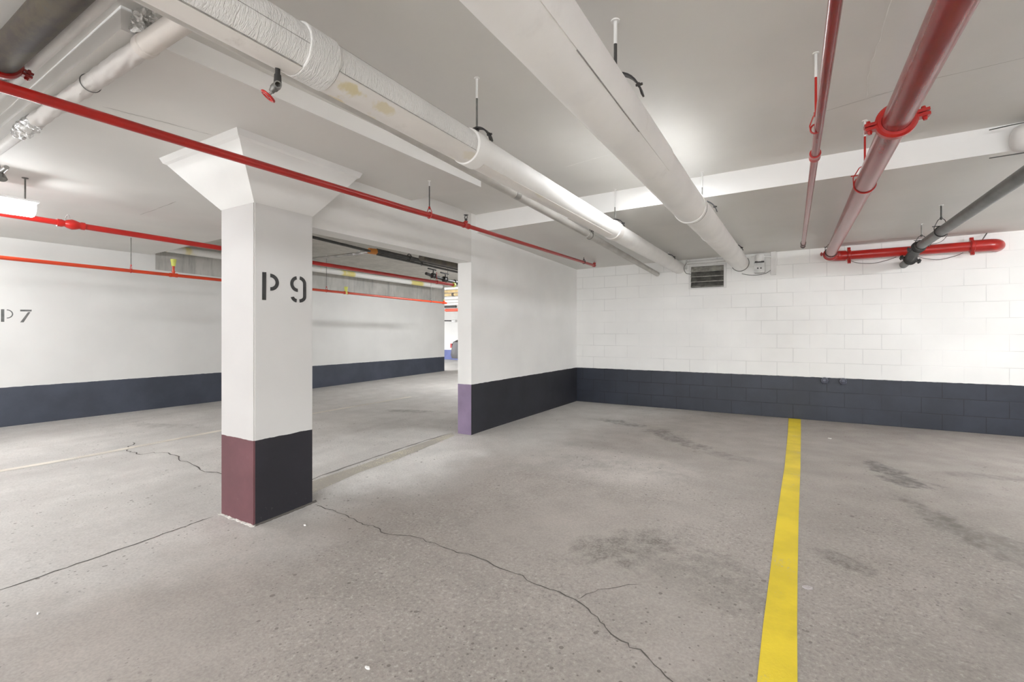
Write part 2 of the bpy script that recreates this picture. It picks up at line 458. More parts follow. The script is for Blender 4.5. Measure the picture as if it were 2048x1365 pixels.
# ------------------------------------------------------------------ floor (the slab falls gently towards the lane)
def sp(x, k=.15): return k*math.log1p(math.exp(x/k)) if x/k < 40 else x
def zf(X, Y):
    g = -(.137/2.4)*(sp(-3.24-Y)-sp(-5.75-Y))
    h = -.1 if Y <= -3 else (-.1+(Y+3)*.1/7 if Y < 4 else 0)
    t = min(max((-.2-X)/6, 0), 1)
    return (1-t)*g+t*h
bm = B()
xs = [-14+.5*i for i in range(15)] + [-6.5+.25*i for i in range(1, 61)]
ys = [-14+.2*i for i in range(121)]
grid = [[bm.verts.new((x, y, zf(x, y))) for y in ys] for x in xs]
for i in range(len(xs)-1):
    for j in range(len(ys)-1): bm.faces.new((grid[i][j], grid[i+1][j], grid[i+1][j+1], grid[i][j+1]))
floor = struct(obj('floor', bm, M['floor']))

def strip(name, L, R, mat, parent=None, lift=.003, sub=6):
    """painted stripe lying on the slab"""
    bm = B(); rows = []
    def dense(P):
        out = []
        for a, b in zip(P[:-1], P[1:]):
            for i in range(sub): t = i/sub; out.append((a[0]+(b[0]-a[0])*t, a[1]+(b[1]-a[1])*t))
        return out+[P[-1]]
    for l, r in zip(dense(L), dense(R)):
        row = []
        for k in range(4):
            t = k/3; x = l[0]+(r[0]-l[0])*t; y = l[1]+(r[1]-l[1])*t
            row.append(bm.verts.new((x, y, zf(x, y)+lift)))
        rows.append(row)
    for a, b in zip(rows[:-1], rows[1:]):
        for k in range(3): bm.faces.new((a[k], a[k+1], b[k+1], b[k]))
    return obj(name, bm, mat, parent)
def wander(P, w, seed, sub=5, amp=.02):
    rnd = random.Random(seed); L = []; R = []
    pts = []
    for a, b in zip(P[:-1], P[1:]):
        for i in range(sub):
            t = i/sub; pts.append((a[0]+(b[0]-a[0])*t+rnd.uniform(-amp, amp)*(i > 0), a[1]+(b[1]-a[1])*t+rnd.uniform(-amp, amp)*(i > 0)))
    pts.append(P[-1])
    for i, p in enumerate(pts):
        q0 = pts[max(i-1, 0)]; q1 = pts[min(i+1, len(pts)-1)]
        dx, dy = q1[0]-q0[0], q1[1]-q0[1]; l = math.hypot(dx, dy) or 1
        h = w*rnd.uniform(.35, 1.0)/2
        if i in (0, len(pts)-1): h *= .2
        L.append((p[0]-dy/l*h, p[1]+dx/l*h)); R.append((p[0]+dy/l*h, p[1]-dx/l*h))
    return L, R

yl = strip('parking_line', [(3.26,-.03),(3.258,-1.2),(3.241,-2.896),(3.208,-4.159),(3.193,-4.913),(3.183,-5.366),(3.18,-5.731),(3.175,-7.6)],
           [(3.408,-.03),(3.392,-1.2),(3.365,-2.823),(3.336,-4.094),(3.323,-4.845),(3.317,-5.293),(3.315,-5.657),(3.31,-7.6)], M['yellow'])
tag(yl, 'bright yellow parking stall line running up to the block wall', 'parking line')
ol = strip('parking_line', [(-.40,-5.30),(-.335,-4.6),(-.31,-3.9),(-.285,-3.215)], [(-.13,-5.29),(-.18,-4.742),(-.135,-4.277),(-.158,-3.33)], M['old_yellow'], lift=.002)
tag(ol, 'faded pale yellow line on the floor between column and wall end', 'parking line')
wl = strip('parking_line', [(-3.36,-6.6),(-3.33,-5.874),(-3.33,-5.377),(-3.29,-4.389),(-3.22,-3.131),(-3.17,-1.9),(-3.15,-.9)],
           [(-3.26,-6.6),(-3.23,-5.874),(-3.23,-5.377),(-3.19,-4.389),(-3.12,-3.131),(-3.08,-1.9),(-3.07,-.9)], M['old_white'], lift=.002)
tag(wl, 'worn cream line down the middle of the driving lane', 'parking line')
CR = [(.091,-5.426),(.455,-5.44),(.64,-5.484),(.812,-5.481),(.947,-5.519),(1.162,-5.461),(1.431,-5.482),(1.697,-5.482),(1.963,-5.522),(2.202,-5.566),(2.351,-5.583),(2.5,-5.659),(2.617,-5.754),(2.763,-5.798),(2.896,-5.897),(3.0,-6.1),(3.04,-6.35),(3.12,-6.6)]
L_, R_ = wander(CR, .009, 3, 5, .012); strip('crack', L_, R_, M['crack'], floor, .0015, 1)
L_, R_ = wander([(2.36,-5.58),(2.425,-5.445),(2.60,-5.30)], .005, 4, 4, .01); strip('crack', L_, R_, M['crack'], floor, .0015, 1)
L_, R_ = wander([(-3.571,-5.259),(-3.2,-5.45),(-2.9,-5.47),(-2.7,-5.30),(-2.3,-5.32),(-1.916,-5.366),(-1.503,-5.405),(-1.0,-5.35)], .016, 5, 5, .03); strip('crack', L_, R_, M['crack'], floor, .0015, 1)
L_, R_ = wander([(-.30,-7.35),(-.312,-7.043),(-.33,-6.614),(-.37,-6.15),(-.39,-5.93)], .013, 6, 8, .008); strip('expansion_joint', L_, R_, M['crack'], floor, .0015, 1)
L_, R_ = wander([(-.42,-5.35),(-.43,-4.9),(-.40,-4.3),(-.35,-3.8),(-.28,-3.22)], .035, 9, 6, .012); strip('expansion_joint', L_, R_, simple('joint_dirt', (.26,.25,.235), .9), floor, .0012, 1)

# ------------------------------------------------------------------ walls
bm = B(); box(bm, (-.2, 0, -.06), (7.2, .25, 2.75)); wall_back = struct(obj('wall_back', bm, M['wall_block'], smooth=False))
bm = B()
pv = box(bm, (-.2, -3.215, -.08), (0, 0, 2.75))
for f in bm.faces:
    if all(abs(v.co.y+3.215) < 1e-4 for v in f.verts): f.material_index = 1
# header beam over the opening, from the partition to the column and on past it
box(bm, (-.2, -5.45, 2.068), (0, -3.2149, 2.68), 2)
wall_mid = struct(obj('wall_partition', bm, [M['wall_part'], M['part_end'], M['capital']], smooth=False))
bm = B()
pl = [(-6.262,-14),(-6.17,-3.2),(-6.21,3.95)]
for (a, b) in zip(pl[:-1], pl[1:]):
    hexa(bm, [(a[0]-.3,a[1],-.2),(a[0],a[1],-.2),(b[0],b[1],-.2),(b[0]-.3,b[1],-.2),(a[0]-.3,a[1],2.9),(a[0],a[1],2.9),(b[0],b[1],2.9),(b[0]-.3,b[1],2.9)])
bmesh.ops.remove_doubles(bm, verts=bm.verts[:], dist=1e-4)
wall_left = struct(obj('wall_left', bm, M['wall_left'], smooth=False))
bm = B(); box(bm, (7.2, -14, -.2), (7.45, 9.25, 3.5)); struct(obj('unseen_wall_right', bm, M['unseen_wall'], smooth=False))  # unseen wall added to close off ambient light from the right
bm = B(); box(bm, (-6.6, -13.2, -.3), (-1.2, -12.95, 2.9)); struct(obj('unseen_wall_front', bm, M['unseen_wall'], smooth=False))  # unseen wall added to keep ambient light out of the lane
bm = B(); box(bm, (-14.2, 3.95, -.1), (-13.95, 9.25, 3.4)); struct(obj('unseen_wall_end', bm, M['wall_far'], smooth=False))  # unseen wall added to stop ambient light flooding the far hall
bm = B(); box(bm, (-14, 9.0, -.1), (7.2, 9.25, 3.4)); struct(obj('wall_far', bm, M['wall_far'], smooth=False))

# ------------------------------------------------------------------ ceiling
bm = B()
def slab(pts, ztop=3.1, mi=0):
    """downward-facing slab: pts are (x,y,z) corners of the soffit"""
    lo = [bm.verts.new(p) for p in pts]; hi = [bm.verts.new((p[0], p[1], ztop)) for p in pts]; n = len(pts)
    bm.faces.new(list(reversed(lo))).material_index = mi; bm.faces.new(hi).material_index = mi
    for i in range(n): bm.faces.new((lo[i], lo[(i+1)%n], hi[(i+1)%n], hi[i])).material_index = 2 if mi == 0 else mi
hz = lambda x: 2.655+.011*x
ST = -3.12
# high ceiling of the stalls
slab([(-1.80,-14,hz(-1.8)),(7.2,-14,hz(7.2)),(7.2,ST,hz(7.2)),(-.2,ST,hz(-.2)),(-.2,-4.2,hz(-.2)),(-1.80,-4.2,hz(-1.8))])
# lower soffit along the block wall
slab([(-.1,ST,2.440),(7.2,ST,2.440+.0155*7.3),(7.2,.1,2.345+.0135*7.2),(-.1,.1,2.345)], 3.1)
# shallow drop panel round the column
slab([(.765,-6.9,2.5575),(.852,-4.245,2.5575),(-1.80,-4.245,2.5575),(-1.80,-6.86,2.5575)], 3.09)
# slab over the lane
slab([(-1.80,-14,2.563),(-1.80,-4.247,2.563),(-6.5,-4.03,2.563),(-6.5,-14,2.563)], 3.12)
# bare concrete lane bay further on
slab([(-6.5,-4.05,2.72),(-.19,-4.2,2.72),(-.19,3.95,2.72),(-6.5,3.95,2.72)], 3.15, 1)
slab([(-14,3.9,3.25),(7.2,3.9,3.25),(7.2,9.2,3.25),(-14,9.2,3.25)], 3.6, 1)
ceiling = struct(obj('ceiling', bm, [M['ceiling'], M['concrete'], M['step_lightened']], smooth=False))
def ceil_mark(name, P, w, seed, z, mat):
    L, R = wander(P, w, seed, 5, .004); bm = B()
    zz = z if callable(z) else (lambda x: z)
    a = [bm.verts.new((p[0], p[1], zz(p[0])-.0012)) for p in L]; b = [bm.verts.new((p[0], p[1], zz(p[0])-.0012)) for p in R]
    for i in range(len(a)-1): bm.faces.new((a[i], a[i+1], b[i+1], b[i]))
    return obj(name, bm, mat, ceiling)
M['hairline'] = simple('ceiling_hairline_dirt', (.34, .325, .30), .9)
M['ridge'] = simple('ceiling_paint_ridge', (.84, .83, .81), .7)
ceil_mark('hairline_crack', [(-.193,-6.651),(-.134,-6.436),(-.101,-6.284),(-.059,-6.107)], .006, 11, 2.5575, M['hairline'])
ceil_mark('hairline_crack', [(3.675,-5.6),(3.675,-5.152),(3.677,-4.858),(3.668,-4.624),(3.676,-4.388),(3.699,-4.13)], .006, 12, hz, M['ridge'])
ceil_mark('hairline_crack', [(3.40,-4.03),(3.705,-4.119),(3.988,-4.202),(4.354,-4.217),(4.9,-4.25)], .006, 13, hz, M['hairline'])
ceil_mark('hairline_crack', [(1.593,-4.029),(1.70,-4.05),(1.891,-4.085),(2.044,-4.096)], .012, 14, hz, M['ridge'])
ceil_mark('hairline_crack', [(-3.069,-5.374),(-2.6,-5.40),(-2.094,-5.432)], .008, 15, 2.563, M['hairline'])

# ------------------------------------------------------------------ column P 9
CX0, CX1, CY0, CY1 = -.384, .046, -5.884, -5.411
column = thing('column', 'square white concrete column stencilled P 9 with dark painted base', 'column', (-.17, -5.65, -.13)); column['kind'] = 'structure'
bm = B()
hexa(bm, [(CX0,CY0,-.2),(CX1,CY0,-.2),(CX1,CY1,-.2),(CX0,CY1,-.2),(CX0,CY0,2.16),(CX1,CY0,2.16),(CX1,CY1,2.16),(CX0,CY1,2.16)])
bmesh.ops.bevel(bm, geom=[e for e in bm.edges if abs(e.verts[0].co.z-e.verts[1].co.z) > 1], offset=.008, segments=2, affect='EDGES')
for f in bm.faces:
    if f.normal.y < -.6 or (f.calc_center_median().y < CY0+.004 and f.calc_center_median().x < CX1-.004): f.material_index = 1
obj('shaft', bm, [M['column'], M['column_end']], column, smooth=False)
bm = B()
lev = [(2.142, 0), (2.34, .485), (2.50, .86), (2.515, .93), (2.565, 1.0)]
T = (-.86, .212, -6.095, -5.052)
rows = []
for z, t in lev:
    x0 = CX0+(T[0]-CX0)*t; x1 = CX1+(T[1]-CX1)*t; y0 = CY0+(T[2]-CY0)*t; y1 = CY1+(T[3]-CY1)*t
    rows.append([bm.verts.new(p) for p in ((x0,y0,z),(x1,y0,z),(x1,y1,z),(x0,y1,z))])
for a, b in zip(rows[:-1], rows[1:]):
    for k in range(4): bm.faces.new((a[k], a[(k+1)%4], b[(k+1)%4], b[k]))
bm.faces.new(list(reversed(rows[0]))); bm.faces.new(rows[-1])
obj('capital', bm, M['capital'], column, smooth=False)
# stencilled letters: flat sprayed shapes on the face, built from plan polygons
def poly2(bm, pts, to3, th=.0025):
    lo = [bm.verts.new(to3(p[0], p[1], 0)) for p in pts]; hi = [bm.verts.new(to3(p[0], p[1], th)) for p in pts]; n = len(pts)
    bm.faces.new(hi); bm.faces.new(list(reversed(lo)))
    for i in range(n): bm.faces.new((lo[i], lo[(i+1)%n], hi[(i+1)%n], hi[i]))
def arc_band(cx, cy, rx, ry, a0, a1, w, n=14):
    o = [(cx+rx*math.cos(math.radians(a0+(a1-a0)*i/n)), cy+ry*math.sin(math.radians(a0+(a1-a0)*i/n))) for i in range(n+1)]
    q = [(cx+(rx-w)*math.cos(math.radians(a0+(a1-a0)*i/n)), cy+(ry-w)*math.sin(math.radians(a0+(a1-a0)*i/n))) for i in range(n+1)]
    return o, q
def band(bm, o, q, to3, th=.0025):
    n = len(o)
    for i in range(n-1): poly2(bm, [o[i], o[i+1], q[i+1], q[i]], to3, th)
colf = lambda u, v, h: (CX1+.001+h, u, v)
bm = B()
poly2(bm, [(-5.826,1.458),(-5.798,1.458),(-5.796,1.659),(-5.825,1.657)], colf)
o_, q_ = arc_band(-5.765, 1.590, .066, .062, -90, 90, .026)
band(bm, o_, q_, colf)
obj('letter', bm, M['black_stencil'], column, smooth=False)
bm = B()
cy_, cz_ = -5.541, 1.595
# left half of the head (open at the bottom right), right side with the stem, tail
o_, q_ = arc_band(cy_-.006, cz_, .060, .060, 100, 272, .025); band(bm, o_, q_, colf)
o_, q_ = arc_band(cy_+.006, cz_+.006, .062, .056, 82, 0, .026, 10); band(bm, o_, q_, colf)
poly2(bm, [(cy_+.042,1.602),(cy_+.068,1.602),(cy_+.068,1.500),(cy_+.042,1.500)], colf)
o_, q_ = arc_band(cy_+.006, 1.502, .062, .048, 0, -84, .026, 10); band(bm, o_, q_, colf)
o_, q_ = arc_band(cy_-.008, 1.502, .055, .048, 262, 192, .026, 10); band(bm, o_, q_, colf)
obj('numeral', bm, M['black_stencil'], column, smooth=False)
# ragged caulk where the lane face meets the floor, dark skirt of dirt on the stall face
bm = B()
n = 26; prev = None
for i in range(n+1):
    x = CX0-.03+(CX1-CX0+.04)*i/n; w = .016*random.uniform(.4, 1.3)*(.3 if i in (0, n) else 1)
    h = random.uniform(.005, .013)
    r = [bm.verts.new((x, CY0+.004, zf(x, CY0)-.004)), bm.verts.new((x, CY0+.004, zf(x, CY0)+h)), bm.verts.new((x, CY0-w, zf(x, CY0)+.004)), bm.verts.new((x, CY0-w-.004, zf(x, CY0)-.004))]
    if prev:
        for k in range(4): bm.faces.new((prev[k], prev[(k+1)%4], r[(k+1)%4], r[k]))
    prev = r
obj('caulk', bm, M['grout'], column)
bm = B(); prev = None
for i in range(n+1):
    y = CY0+(CY1-CY0+.03)*i/n; w = .014*random.uniform(.5, 1.2)
    r = [bm.verts.new((CX1-.004, y, zf(CX1, y)-.01)), bm.verts.new((CX1-.004, y, zf(CX1, y)+.014)), bm.verts.new((CX1+w, y, zf(CX1, y)+.003)), bm.verts.new((CX1+w, y, zf(CX1, y)-.01))]
    if prev:
        for k in range(4): bm.faces.new((prev[k], prev[(k+1)%4], r[(k+1)%4], r[k]))
    prev = r
obj('caulk', bm, M['crack'], column)
# P 7 on the lane wall
lw = lambda u, v, h: (-6.17-.013*(u+3.2)*0-.003+h+(-.07/7.8)*(-3.2-u), u, v)
bm = B()
poly2(bm, [(-5.815,1.374),(-5.782,1.374),(-5.782,1.551),(-5.815,1.55)], lw, .006)
o_, q_ = arc_band(-5.758, 1.486, .063, .064, -90, 90, .013); band(bm, o_, q_, lw, .006)
obj('letter', bm, M['grey_stencil'], wall_left, smooth=False)
bm = B()
poly2(bm, [(-5.625,1.527),(-5.510,1.530),(-5.506,1.556),(-5.625,1.552)], lw, .006)
poly2(bm, [(-5.520,1.520),(-5.545,1.520),(-5.625,1.371),(-5.590,1.371)], lw, .006)
obj('numeral', bm, M['grey_stencil'], wall_left, smooth=False)

# ------------------------------------------------------------------ fittings shared by the pipes
def grooved_coupling(bm, o, d, r, lug=(1,0,0), s=1.0):
    """two-bolt grooved coupling round a pipe of radius r"""
    w = .052*s
    lathe(bm, o, d, [(-w/2, r*.98), (-w/2, r+.012*s), (-w*.28, r+.022*s), (w*.28, r+.022*s), (w/2, r+.012*s), (w/2, r*.98)], 32, closed=True)
    d = Vector(d).normalized(); lug = Vector(lug).normalized(); lug = (lug-d*lug.dot(d)).normalized(); t = d.cross(lug)
    rot = Matrix((lug, t, d)).transposed()
    for sg in (-1, 1):
        c = Vector(o)+lug*sg*(r+.034*s)
        obox(bm, c+t*.010*s, (.026*s, .007*s, .022*s), rot); obox(bm, c-t*.010*s, (.026*s, .007*s, .022*s), rot)
        lathe(bm, c-t*.032*s+lug*sg*.008*s, t, [(0,.008*s),(.010*s,.010*s),(.054*s,.010*s),(.064*s,.007*s)], 8)
def rod_bm(x, y, z0, z1, r=.006, frac=.72):
    bm = B(); zm = z0+(z1-z0)*frac
    tube(bm, [(x,y,z0),(x,y,zm)], r, 10, 0); tube(bm, [(x,y,zm),(x,y,z1-.004)], r*1.12, 10, 1)
    lathe(bm, (x,y,z1-.006), (0,0,1), [(0,r*1.1),(.001,r*2.6),(.006,r*2.6)], 12, 1)
    return bm
def hanger(label, group, x, y, zc, r, ztop, kind='clevis', mat='iron', rodmat=None, frac=.72, yoke=.03, d=(0,1,0), rr=.006, name='pipe_hanger'):
    t = thing(name, label, 'pipe hanger', (x, y, ztop), group)
    d = Vector(d); side = Vector((1,0,0)) if abs(d.y) > .5 else Vector((0,1,0))
    zt = zc+r+yoke
    obj('rod', rod_bm(x, y, zt-.02, ztop, rr, frac), [M[rodmat or 'rod_grey'], M['plain_white']], t)
    c = Vector((x, y, zc)); s = .010+r*.06
    bm = B()
    if kind == 'gallows':
        P = [c+side*((r+.012)*math.sin(a))+Vector((0,0,(r+.004)*math.cos(a)+(zt-zc-r-.004)*max(0, math.cos(a))**.7)) for a in [math.radians(72-9*i) for i in range(17)]]
        prev = None
        for i, p in enumerate(P):
            tn = (P[min(i+1, len(P)-1)]-P[max(i-1, 0)]).normalized(); nn = d.cross(tn).normalized()
            q = [bm.verts.new(p+d*a*s+nn*b*.004) for a, b in ((-1,-1),(1,-1),(1,1),(-1,1))]
            if prev:
                for k in range(4): bm.faces.new((prev[k], prev[(k+1)%4], q[(k+1)%4], q[k]))
            else: bm.faces.new(q)
            prev = q
        bm.faces.new(prev); obj('yoke', bm, M[mat], t)
        bm = B(); pe = P[2]
        lathe(bm, pe-side*.012, side, [(0,.006),(.008,.006),(.009,.011),(.017,.011),(.018,.007),(.030,.006)], 8); obj('bolt', bm, M[mat], t)
        bm = B(); lathe(bm, (x,y,zt-.014), (0,0,1), [(0,.013),(.010,.015),(.022,.010)], 6); obj('nut', bm, M[mat], t)
    elif kind == 'clevis':
        # inverted U yoke over the pipe
        P = [c+side*(r+.010)+Vector((0,0,-.005)), c+side*(r+.010)+Vector((0,0,r*.45))]
        for i in range(9):
            a = PI*(i+.5)/9 - PI/2; a = PI/2-PI*(i+.5)/9
            P.append(c+side*((r+.010)*math.sin(a))+Vector((0,0,r*.45+(zt-zc-r*.45)*math.cos(a))))
        P += [c-side*(r+.010)+Vector((0,0,r*.45)), c-side*(r+.010)+Vector((0,0,-.005))]
        prev = None
        for i, p in enumerate(P):
            tn = (P[min(i+1, len(P)-1)]-P[max(i-1, 0)]).normalized(); nn = d.cross(tn).normalized()
            q = [bm.verts.new(p+d*a*s+nn*b*.0025) for a, b in ((-1,-1),(1,-1),(1,1),(-1,1))]
            if prev:
                for k in range(4): bm.faces.new((prev[k], prev[(k+1)%4], q[(k+1)%4], q[k]))
            else: bm.faces.new(q)
            prev = q
        bm.faces.new(prev)
        obj('yoke', bm, M[mat], t)
        bm = B(); arc_pts = []
        for i in range(17):
            a = PI+PI*i/16; arc_pts.append(c+side*((r+.003)*math.cos(a))+Vector((0,0,(r+.003)*math.sin(a))))
        prev = None
        for i, p in enumerate(arc_pts):
            nn = (p-c).normalized()
            q = [bm.verts.new(p+d*a*s*.8+nn*b) for a, b in ((-1,-.001),(1,-.001),(1,.004),(-1,.004))]
            if prev:
                for k in range(4): bm.faces.new((prev[k], prev[(k+1)%4], q[(k+1)%4], q[k]))
            else: bm.faces.new(q)
            prev = q
        bm.faces.new(prev); obj('strap', bm, M[mat], t)
        bm = B(); zb = zc+r*.55 if yoke < .05 else zc+r+.012
        tube(bm, [c+side*(r+.026)+Vector((0,0,zb-zc)), c-side*(r+.026)+Vector((0,0,zb-zc))], .005, 8)
        for sg in (-1, 1): lathe(bm, c+side*sg*(r+.016)+Vector((0,0,zb-zc)), side*sg, [(0,.010),(.009,.010)], 6)
        obj('bolt', bm, M[mat], t)
    else:  # slim ring hanger
        tube(bm, [c+side*((r+.003)*math.sin(2*PI*i/36))+Vector((0,0,(r+.003)*math.cos(2*PI*i/36))) for i in range(37)], .0045, 8)
        obj('ring', bm, M[mat], t)
        bm = B(); w = max(r*.75, .014)
        tube(bm, [c+side*(r+.004), c+side*(r+.006)+Vector((0,0,r*.9)), c+side*w*.7+Vector((0,0,r+yoke*.75)), Vector((x,y,zt)), c-side*w*.7+Vector((0,0,r+yoke*.75)), c-side*(r+.006)+Vector((0,0,r*.9)), c-side*(r+.004)], .0035, 8)
        obj('yoke', bm, M[mat], t)
        bm = B(); lathe(bm, (x,y,zt-.012), (0,0,1), [(0,.010),(.018,.010)], 6)
        if r > .03: tube(bm, [c+side*(r+.02)+Vector((0,0,r+.006)), c-side*(r+.02)+Vector((0,0,r+.006))], .004, 8)
        obj('nut', bm, M[mat], t)
    return t
HG = 'pipe hangers under the ceiling'

# ------------------------------------------------------------------ big white jacketed pipe
BW = thing('insulated_pipe', 'widest smooth white jacketed pipe crossing the ceiling to the block wall', 'pipe', (2.59, -4, 2.24))
bm = B(); tube(bm, line((2.588,-9.6,2.231),(2.590,-3.80,2.231),30), .1205, 40, 0, .0025); obj('jacket', bm, M['jacket_smooth'], BW)
bm = B(); tube(bm, line((2.597,-3.86,2.243),(2.638,.02,2.262),20), .1165, 40, 0, .0015); obj('jacket', bm, M['jacket_smooth'], BW)
bm = B(); arc_shell(bm, line((2.588,-9.6,2.231),(2.589,-5.0,2.231),12), .116, .1255, -36, 70, 18); obj('overlap_flap', bm, M['jacket_smooth'], BW)
bm = B(); P = line((2.588,-6.62,2.231),(2.588,-5.55,2.231),16)
for a, b, (ya, yb) in ((-38,-34.4,(-6.35,-5.62)),):
    arc_shell(bm, line((2.588,ya,2.231),(2.588,yb,2.231),8), .118, .1245, -37.2, -36.2, 2)
obj('seam', bm, M['seam'], BW)
bm = B(); collar(bm, (2.590,-3.80,2.231), (0,1,0), .112, .1265, .05, 40); obj('end_collar', bm, M['jacket_smooth'], BW)
bm = B(); tube(bm, [(2.592+.1225*math.sin(2*PI*i/40), -3.765, 2.233+.1225*math.cos(2*PI*i/40)) for i in range(41)], .0032, 8); obj('tie_wire', bm, M['rod_grey'], BW)
bm = B(); collar(bm, (2.607,-2.7,2.249), (0,1,0), .112, .1195, .012, 40); obj('joint_band', bm, M['jacket_smooth'], BW)
bm = B(); tube(bm, [(2.636+.121*math.cos(a), -.04, 2.261+.121*math.sin(a)) for a in [math.radians(-150+i*8) for i in range(24)]], .004, 8); obj('tie_wire', bm, M['cable'], BW)
hanger('black clevis hanger on the widest white pipe, long rod nearest the camera', HG, 2.588, -5.66, 2.231, .122, hz(2.588), 'gallows', 'iron', 'iron_dark', .6, .075, rr=.008)
hanger('black clevis hanger on the widest white pipe at the ceiling step', HG, 2.600, -3.26, 2.246, .119, hz(2.6), 'gallows', 'iron', None, .5, .05)
hanger('black clevis hanger on the widest white pipe close to the block wall', HG, 2.628, -.95, 2.259, .117, 2.405, 'gallows', 'iron', None, .5, .02)

# ------------------------------------------------------------------ white canvas pipe with the stained lower jacket
LX, LZ, LR = 1.757, 2.250, .089
LWp = thing('insulated_pipe', 'ribbed white canvas wrapped pipe with yellow stains above the drain valve', 'pipe', (LX, -4, LZ))
bm = B(); tube(bm, line((LX,-9.6,LZ),(LX,-5.66,LZ),40), LR, 36, 0, .001); obj('jacket', bm, M['jacket_canvas'], LWp)
bm = B(); tube(bm, line((LX,-5.70,LZ),(LX,.02,LZ),40), LR*1.0, 36, 0, .002); obj('jacket', bm, M['jacket_smooth'], LWp)
bm = B(); arc_shell(bm, line((LX,-9.6,LZ),(LX,-6.74,LZ),16), LR-.004, LR+.006, -152, -62, 16); obj('lower_jacket', bm, M['jacket_lower'], LWp)
bm = B(); arc_shell(bm, line((LX,-6.61,LZ),(LX,-5.70,LZ),16), LR-.004, LR+.004, -150, -30, 18); obj('lower_jacket', bm, M['jacket_lower'], LWp)
bm = B(); arc_shell(bm, line((LX,-5.60,LZ),(LX,-3.4,LZ),16), LR-.004, LR+.003, -150, -58, 18); obj('lower_jacket', bm, M['jacket_lower'], LWp)
bm = B(); collar(bm, (LX,-6.675,LZ), (0,1,0), LR-.003, LR+.0075, .125, 40, .2); obj('joint_band', bm, M['jacket_canvas'], LWp)
bm = B(); collar(bm, (LX,-5.66,LZ), (0,1,0), LR-.003, LR+.010, .11, 40, .6); obj('joint_band', bm, M['jacket_smooth'], LWp)
bm = B(); collar(bm, (LX,-3.22,LZ), (0,1,0), LR-.003, LR+.009, .12, 40, .6); obj('joint_band', bm, M['jacket_lower'], LWp)
for ya, yb, a in ((-9.6,-6.74,-61), (-6.61,-5.72,-29), (-6.61,-5.72,60), (-9.6,-6.74,-8)):
    bm = B(); arc_shell(bm, line((LX,ya,LZ),(LX,yb,LZ),12), LR-.002, LR+(.0035 if a in (-61,-29) else .0012), a, a+1.0, 2); obj('seam', bm, M['seam'], LWp)
hanger('black hanger on the ribbed canvas pipe, nearest the camera', HG, LX, -5.60, LZ, LR+.002, hz(LX), 'gallows', 'iron', None, .62, .045)
hanger('black hanger on the canvas pipe where the ceiling steps down', HG, LX, -3.17, LZ, LR+.002, hz(LX), 'gallows', 'iron', None, .45, .03)
hanger('short black hanger on the canvas pipe close to the air vent', HG, LX, -.78, LZ, LR+.002, 2.394, 'gallows', 'iron', None, .5, .018)
# small drain valve
vx, vy = LX-.022, -6.79
V = thing('drain_valve', 'small iron drain valve with red handwheel under the canvas pipe', 'valve', (vx, vy, 2.165))
bm = B(); lathe(bm, (vx,vy,2.170), (0,0,-1), [(0,.0085),(.034,.0085),(.035,.0115),(.060,.0125),(.070,.013)], 18); obj('nipple', bm, M['iron'], V)
sd = Vector((.52,-.84,0)); rt = Vector((.84,.52,0))
o = Vector((vx,vy,2.098)); dn = Vector((0,0,-1))
ax = (dn*.80 - rt*.58 + sd*.15).normalized()
bm = B(); lathe(bm, o+Vector((0,0,.004)), ax, [(-.004,.011),(.012,.014),(.022,.0135),(.026,.0105),(.036,.009)], 18)
od = (rt*.45+sd*.9+Vector((0,0,-.12))).normalized(); oo = o+Vector((0,0,-.006))
lathe(bm, oo, od, [(0,.010),(.014,.0115),(.024,.0125),(.030,.0125),(.030,.0085),(.010,.0080)], 20); obj('body', bm, M['rod_grey'], V)
bm = B(); tube(bm, [o+ax*.030, o+ax*.052], .0045, 10); obj('stem', bm, M['galv'], V)
bm = B(); hc = o+ax*.052; _, a_, b_ = frame(ax)
tube(bm, [hc+(a_*math.cos(2*PI*i/28)+b_*math.sin(2*PI*i/28))*.023 for i in range(29)], .0042, 10)
for i in range(4):
    q = a_*math.cos(PI*i/2)+b_*math.sin(PI*i/2); tube(bm, [hc, hc+q*.022], .003, 8)
lathe(bm, hc-ax*.003, ax, [(0,.007),(.006,.007)], 10); obj('handwheel', bm, M['red_bright'], V)

# ------------------------------------------------------------------ pale drain pipe beside it
G = thing('drain_pipe', 'thin pale grey drain pipe sloping beside the canvas pipe', 'pipe', (1.4, -3, 2.3))
gp = [(1.40,-9.6,2.40),(1.40,-6.0,2.368),(1.40,-3.1,2.292),(1.405,-1.5,2.232),(1.415,.02,2.176)]
bm = B(); tube(bm, gp, .036, 24); obj('pipe', bm, M['drain_grey'], G)
for y, z in ((-4.55,2.334),(-3.02,2.290)):
    bm = B(); collar(bm, (1.40,y,z), (0,1,-.024), .034, .041, .07, 28); obj('coupling', bm, M['galv'] if y < -4 else M['drain_grey'], G)
hanger('thin wire loop hanger on the pale grey drain pipe', HG, 1.40, -2.95, 2.287, .038, 2.458, 'ring', 'rod_grey', None, .6, .02)

